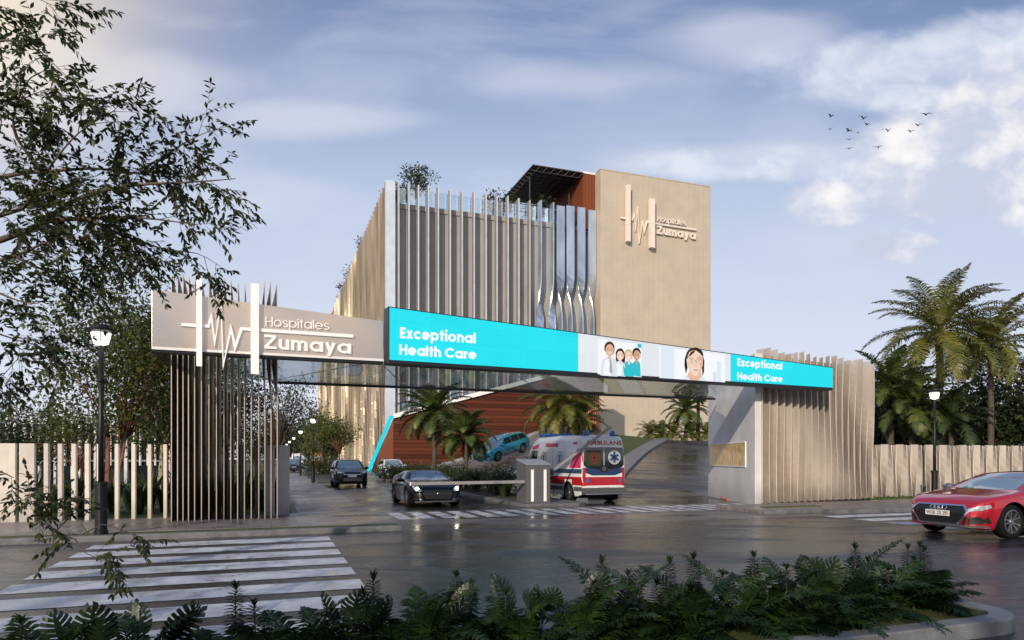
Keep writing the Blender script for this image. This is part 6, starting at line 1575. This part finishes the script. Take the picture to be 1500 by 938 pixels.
def monstera(base, n, h, seed, label, lm='plant_leaf'):
    rng = np.random.default_rng(seed); t = thing('split_leaf_plant', base, 0, label, 'plant', 'split leaf plants of the planter'); b = Vector(base); st = MB(); st.smooth = True; lf = MB()
    for i in range(n):
        az = rng.random() * 6.28 if i else -1.2; out = .10 + .16 * rng.random(); hh = h * (.72 + .28 * rng.random()); top = b + Vector((math.cos(az) * out, math.sin(az) * out, hh * .62))
        st.tube([b, b.lerp(top, .5) + UP * .06, top], [.007, .006, .004], 5)
        el = .75 + .55 * rng.random(); tn = Vector((math.cos(az) * math.cos(el), math.sin(az) * math.cos(el), math.sin(el))); L = .27 * (.8 + .4 * rng.random())
        face = Vector((rng.normal() * .8, -1, .25 + rng.normal() * .4)).normalized(); s = tn.cross(face).normalized(); nn = s.cross(tn)
        K = 8
        def wd(f): return L * .42 * math.sin(math.pi * min(1, (f * .80 + .2))) ** .75
        # midrib strip
        for k in range(K):
            f0 = k / K; f1 = (k + 1) / K
            for sg in (1, -1):
                a = top + tn * L * f0; c = top + tn * L * f1
                w0, w1 = wd(f0), wd(f1)
                cut = .80
                p1 = a; p2 = c
                o0 = a + s * sg * w0 * .22 + tn * L * .02; o1 = c + s * sg * w1 * .22 + tn * L * .02
                lf.add([p1, p2, o1, o0], [(0, 1, 2, 3)])
                # lobes, separated by slits, swept forward and drooping
                m0 = f0 + (f1 - f0) * .10; m1 = f1 - (f1 - f0) * .16
                q0 = top + tn * L * (m0 + .02) + s * sg * wd(m0) * .22; q1 = top + tn * L * (m1 + .02) + s * sg * wd(m1) * .22
                e0 = top + tn * L * (m0 + .15) + s * sg * wd(m0) * 1.0 - nn * L * .10; e1 = top + tn * L * (m1 + .16) + s * sg * wd(m1) * .97 - nn * L * .10
                g0 = q0.lerp(e0, .55) + nn * L * .03; g1 = q1.lerp(e1, .55) + nn * L * .03
                lf.add([q0, q1, g1, g0], [(0, 1, 2, 3)]); lf.add([g0, g1, e1, e0.lerp(e1, .25)], [(0, 1, 2, 3)])
    st.build('stems', MT[lm], t); lf.build('leaves', MT[lm], t, fix=False)
def fp(x, y, v):          # point in the planter below pixel column x at depth line v ; h so that its top reaches pixel row y
    q = onplane(x, HY, UV(0, v), D1); Y = q.y; z = EYE + (HY - y) / FP * Y
    return Vector((q.x, q.y, .11)), max(.12, z - .11)
SPL = 'upright plant with whorls of narrow dark leaves in the foreground planter'
for i, (x, y, v) in enumerate(((343, 853, 5.35), (378, 880, 5.3), (30, 905, 5.2), (548, 838, 5.3), (533, 862, 5.2), (660, 835, 5.3), (690, 852, 5.35), (885, 818, 5.4), (912, 835, 5.4), (983, 818, 5.3), (958, 850, 5.2), (1018, 810, 5.2), (1100, 808, 5.3), (1152, 828, 5.2), (1255, 796, 5.35), (1270, 815, 5.3), (1325, 797, 5.4), (1350, 794, 5.4), (1362, 800, 5.3), (1338, 815, 5.2), (1230, 830, 5.3), (1300, 830, 5.2), (868, 850, 5.2), (740, 862, 5.2), (1060, 838, 5.1))):
    b, h = fp(x, y + 4, v); spire(b, h, 500 + i, SPL)
for i, (x, y, v, n) in enumerate(((212, 872, 5.3, 3), (160, 880, 5.3, 2), (516, 866, 5.2, 2), (790, 836, 5.3, 3), (838, 852, 5.3, 1), (1170, 812, 5.3, 2), (1212, 822, 5.35, 2), (1040, 838, 5.2, 1), (620, 872, 5.2, 1))):
    b, h = fp(x, y + 2, v); monstera(b, n + 1, h * 1.0, 600 + i, 'broad dark split leaf plant in the foreground planter')
FPL = 'arching feathery palm frond plant in the foreground planter'
for i, (x, v, L) in enumerate(((60, 5.1, .55), (130, 5.0, .6), (300, 5.2, .5), (430, 5.15, .62), (480, 5.2, .66), (575, 5.2, .72), (620, 5.1, .66), (700, 5.15, .55), (760, 5.0, .6), (900, 5.2, .75), (960, 5.1, .8), (1010, 5.0, .75), (1080, 5.1, .72), (1130, 5.2, .7), (1190, 5.1, .75), (1240, 5.15, .75), (1300, 5.2, .7), (1345, 5.2, .68), (850, 5.05, .6), (1365, 5.15, .5), (370, 5.1, .5), (200, 5.1, .5), (0, 5.2, .55))):
    b, h = fp(x, 850, v); fan(b, 12, L * (.95 + .25 * (i % 3 == 0)), 700 + i, FPL, 'feathery palm plants of the planter', 'plant_deep' if i % 2 else 'plant_mid', .20, 34, lw=.022)
FE = 'low dark fern at the edge of the foreground planter'
random.seed(9)
for i in range(110):
    u = random.uniform(-5.2, 5.7); v = random.uniform(4.85, 5.5)
    fan(UV(u, v, .11), 11, random.uniform(.22, .38), 800 + i, FE, 'low ferns of the planter', 'plant_deep' if i % 2 else 'plant_mid', .075, 20, 1.2, .1, 'fern', 1.4, .016)
# --- birds
def bird(x, y, s, flap, seed, label):
    Y = 75.0; c = P(x, y, Y); rng = random.Random(seed); t = thing('bird', c, math.pi / 2 + rng.uniform(-.7, .7), label, 'bird', 'birds in the sky')
    m = MB(); m.smooth = True; m.lathe([(0, -.30), (.05, -.18), (.075, 0), (.05, .16), (.03, .22), (.03, .27), (0, .33)], 8, Matrix.Scale(s, 4) @ Matrix.Rotation(math.pi / 2, 4, 'Y'))
    m.add([Vector(q) * s for q in ((-.25, -.03, .0), (-.25, .03, 0), (-.45, .09, .01), (-.45, -.09, .01))], [(0, 1, 2, 3)]); m.build('body', MT['dark_bird'], t, world=False)
    for sg in (1, -1):
        m = MB(); f = flap; q = [(.10, .04, .02), (.16, .35, .02 + f * .30), (.06, .75, .02 + f * .22), (-.10, .95, f * .08), (-.10, .6, f * .17), (-.14, .3, f * .22), (-.12, .04, .0)]
        m.add([Vector((a, sg * b, c_)) * s for a, b, c_ in q], [(0, 1, 5, 6), (1, 2, 4, 5), (2, 3, 4)]); m.build('wing', MT['dark_bird'], t, world=False)
mat('dark_bird', (.03, .032, .038), .8)
for i, (x, y, s, f, w) in enumerate(((1217, 171, .55, 1.2, 'top left bird of the flock'), (1216, 190, .45, 1.0, 'lower left bird of the flock'), (1243, 192, .6, .9, 'bird right of the lower left one in the flock'), (1244, 205, .45, .7, 'small bird under the left part of the flock'), (1257, 195, .4, 1.1, 'small bird near the flock centre'), (1265, 174, .6, 1.3, 'upper bird left of the flock centre'), (1270, 183, .5, 1.0, 'bird just below the upper centre bird'), (1244, 218, .5, .5, 'lowest left bird of the flock'), (1287, 216, .6, .6, 'lowest right bird of the flock'), (1301, 192, .6, 1.2, 'bird alone right of the flock centre'), (1334, 193, .55, .8, 'bird below the right pair of the flock'), (1345, 184, .6, .9, 'inner bird of the right pair of the flock'), (1357, 168, .7, .5, 'top right bird of the flock'))):
    bird(x, y, s * 1.35, f, i, w)

# unseen trees added behind the camera to block the low sun
for i, (u, v, h, r) in enumerate(((-13, -9, 8.0, 3.6), (-5, -12, 8.5, 3.9), (3.5, -11, 8.0, 3.6), (12, -10, 7.2, 3.4), (21, -12, 6.6, 3.4), (-22, -9, 9, 4))):
    tree('tree', UV(u, v, 0), h, r, 900 + i, 'leaf_dark', 'bark', 60, 34, .75, 'street tree on the near side of the road behind the viewpoint', group='trees on the near side of the road', trunk_h=.2, zc=h * .52, spread=.2, trunk_r=.2)  # added unseen trees, there only to block the low sun

# ------------------------------------------------------------------ camera, sun, sky
cam = bpy.data.cameras.new('camera'); co = bpy.data.objects.new('camera', cam); COL.objects.link(co)
co.location = (0, 0, EYE); co.rotation_euler = (math.pi / 2, 0, 0)
cam.sensor_width = 36; cam.lens = 36 * FP / 1500; cam.shift_y = (HY - 469) / 1500; cam.clip_end = 3000; cam.clip_start = .05
SC.camera = co
S_EL = R(19); S_H = Vector((-.347, -.938, 0)).normalized()
sd = S_H * math.cos(S_EL) + UP * math.sin(S_EL)
sl = bpy.data.lights.new('sun', 'SUN'); sl.energy = 3.7; sl.angle = R(.9); sl.color = (1, .86, .68)
so = bpy.data.objects.new('sun', sl); COL.objects.link(so); so.rotation_euler = sd.to_track_quat('Z', 'Y').to_euler(); so.location = sd * 50
w = bpy.data.worlds.new('World'); SC.world = w; w.use_nodes = True; nt = w.node_tree; nt.nodes.clear()
sky = nd(nt, 'ShaderNodeTexSky'); sky.sky_type = 'NISHITA'; sky.sun_disc = False; sky.sun_elevation = S_EL; sky.sun_rotation = math.atan2(S_H.x, S_H.y) % (2 * math.pi); sky.air_density = 1.0; sky.dust_density = .8; sky.ozone_density = 1.5
tc = nd(nt, 'ShaderNodeTexCoord'); sx = nd(nt, 'ShaderNodeSeparateXYZ'); nt.links.new(tc.outputs['Generated'], sx.inputs[0])
def M(op, a, b=None, c=None, clamp=False):
    n = nd(nt, 'ShaderNodeMath', operation=op); n.use_clamp = clamp
    for i, v in enumerate((a, b, c)):
        if v is None: continue
        if isinstance(v, (int, float)): n.inputs[i].default_value = v
        else: nt.links.new(v, n.inputs[i])
    return n.outputs[0]
ay = M('MAXIMUM', M('ABSOLUTE', sx.outputs['Y']), .05)
gx = M('DIVIDE', sx.outputs['X'], ay); gz = M('DIVIDE', sx.outputs['Z'], ay)    # tangent-plane direction
cv = nd(nt, 'ShaderNodeCombineXYZ'); nt.links.new(gx, cv.inputs[0]); nt.links.new(gz, cv.inputs[1])
def noise(scale, detail=6, rough=.55, dist=.3, sy=1.0, off=(0, 0, 0)):
    mp = nd(nt, 'ShaderNodeMapping'); mp.inputs['Scale'].default_value = (1, sy, 1); mp.inputs['Location'].default_value = off; nt.links.new(cv.outputs[0], mp.inputs['Vector'])
    n = nd(nt, 'ShaderNodeTexNoise'); n.inputs['Scale'].default_value = scale; n.inputs['Detail'].default_value = detail; n.inputs['Roughness'].default_value = rough; n.inputs['Distortion'].default_value = dist
    nt.links.new(mp.outputs[0], n.inputs['Vector']); return n.outputs['Fac']
def blob(cx, cy, rx, ry):
    X = (cx - HX) / FP; Zz = (HY - cy) / FP
    dx = M('DIVIDE', M('SUBTRACT', gx, X), rx / FP); dz = M('DIVIDE', M('SUBTRACT', gz, Zz), ry / FP)
    return M('POWER', 2.718, M('MULTIPLY', M('ADD', M('MULTIPLY', dx, dx), M('MULTIPLY', dz, dz)), -1.0))
n1 = noise(4.2, 8, .56, .35, 1.5, (3, 1, 0)); n2 = noise(2.2, 6, .5, .3, 2.6, (7, 2, 0)); n3 = noise(13, 6, .55, .3, 1.3, (1, 5, 0))
cum = None
for a in ((1450, 235, 170, 95), (1360, 265, 110, 65), (1500, 170, 150, 70), (1212, 300, 70, 34), (1310, 360, 70, 26), (1560, 130, 150, 80)):
    b = blob(*a); cum = b if cum is None else M('MAXIMUM', cum, b)
cumf = M('ADD', M('MULTIPLY', cum, 1.35), M('MULTIPLY', M('SUBTRACT', M('ADD', M('MULTIPLY', n1, .7), M('MULTIPLY', n3, .3)), .5), 1.35))
def ss(v, a, b):
    m = nd(nt, 'ShaderNodeMapRange'); m.interpolation_type = 'SMOOTHSTEP'; m.inputs['From Min'].default_value = a; m.inputs['From Max'].default_value = b; nt.links.new(v, m.inputs['Value']); return m.outputs[0]
cumk = M('MULTIPLY', M('MULTIPLY', ss(cumf, .30, .75), ss(cum, .03, .30)), .95)
wis = None
for a in ((1290, 95, 190, 55), (1440, 80, 160, 50), (1290, 130, 130, 30), (1100, 230, 260, 26), (450, 170, 190, 34), (240, 120, 180, 60), (840, 120, 210, 60), (1000, 235, 240, 30), (60, 90, 160, 120), (1100, 60, 240, 50), (300, 300, 260, 60)):
    b = blob(*a); wis = b if wis is None else M('MAXIMUM', wis, b)
wisk = M('MULTIPLY', ss(M('ADD', wis, M('MULTIPLY', M('SUBTRACT', n2, .5), 2.2)), .30, 1.15), .55)
low = noise(2.6, 7, .55, .5, 3.2, (2, 9, 0)); lowk = M('MULTIPLY', ss(low, .45, .7), .28)
# clear sky gradient laid over the physical sky
gr = nd(nt, 'ShaderNodeValToRGB'); nt.links.new(M('DIVIDE', gz, .75, clamp=True), gr.inputs[0])
els = gr.color_ramp.elements; els[0].position = 0; els[0].color = (.76, .79, .90, 1); els[1].position = 1; els[1].color = (.135, .205, .39, 1)
for p_, c_ in ((.27, (.63, .69, .83)), (.53, (.47, .56, .74)), (.78, (.26, .345, .56))):
    e = els.new(p_); e.color = (*c_, 1)
def mixc(f, a, b):
    m = nd(nt, 'ShaderNodeMix', data_type='RGBA')
    if isinstance(f, (int, float)): m.inputs[0].default_value = f
    else: nt.links.new(f, m.inputs[0])
    for i, v in ((6, a), (7, b)):
        if isinstance(v, tuple): m.inputs[i].default_value = (*v, 1)
        else: nt.links.new(v, m.inputs[i])
    return m.outputs[2]
skys = nd(nt, 'ShaderNodeVectorMath', operation='SCALE'); nt.links.new(sky.outputs[0], skys.inputs[0]); skys.inputs['Scale'].default_value = .10
base = mixc(.97, skys.outputs[0], gr.outputs[0])
c = mixc(lowk, base, (.66, .70, .83)); c = mixc(wisk, c, (.69, .72, .82))
shade = mixc(ss(M('ADD', n3, M('MULTIPLY', M('SUBTRACT', n1, .5), 1.4)), .30, .72), (.55, .60, .74), (.93, .90, .90))
c2m = None
for a in ((1290, 95, 210, 52), (1440, 90, 190, 62), (1300, 138, 150, 30), (1500, 60, 160, 60), (1150, 245, 300, 30)):
    b = blob(*a); c2m = b if c2m is None else M('MAXIMUM', c2m, b)
c2k = M('MULTIPLY', M('MULTIPLY', ss(M('ADD', c2m, M('MULTIPLY', M('SUBTRACT', M('ADD', M('MULTIPLY', n1, .6), M('MULTIPLY', n3, .4)), .5), 1.3)), .30, .85), ss(c2m, .03, .3)), .8)
c = mixc(c2k, c, mixc(ss(n3, .35, .65), (.55, .62, .77), (.74, .79, .88)))
c = mixc(cumk, c, shade)
# warm flare glow painted into the upper left of the sky
gl = blob(-60, -10, 270, 230); c = mixc(M('MULTIPLY', gl, .85), c, (1.0, .86, .66))
dt = nd(nt, 'ShaderNodeVectorMath', operation='DOT_PRODUCT'); nt.links.new(tc.outputs['Generated'], dt.inputs[0]); dt.inputs[1].default_value = tuple(sd)
sg_ = M('POWER', M('MAXIMUM', dt.outputs['Value'], 0.0), 3.0)  # glow added to the unseen sky round the sun, fills front faces
ad_ = nd(nt, 'ShaderNodeVectorMath', operation='SCALE'); ad_.inputs[0].default_value = (.60, .52, .42); nt.links.new(sg_, ad_.inputs['Scale'])
ac_ = nd(nt, 'ShaderNodeVectorMath', operation='ADD'); nt.links.new(c, ac_.inputs[0]); nt.links.new(ad_.outputs[0], ac_.inputs[1]); c = ac_.outputs[0]
gd = ss(sx.outputs['Z'], -.06, .0); c = mixc(gd, (.12, .12, .11), c)
bg = nd(nt, 'ShaderNodeBackground'); nt.links.new(c, bg.inputs[0]); bg.inputs[1].default_value = 1.07
wo_ = nd(nt, 'ShaderNodeOutputWorld'); nt.links.new(bg.outputs[0], wo_.inputs[0])
SC.view_settings.view_transform = 'Standard'; SC.view_settings.look = 'None'; SC.view_settings.exposure = 0; SC.view_settings.gamma = 1
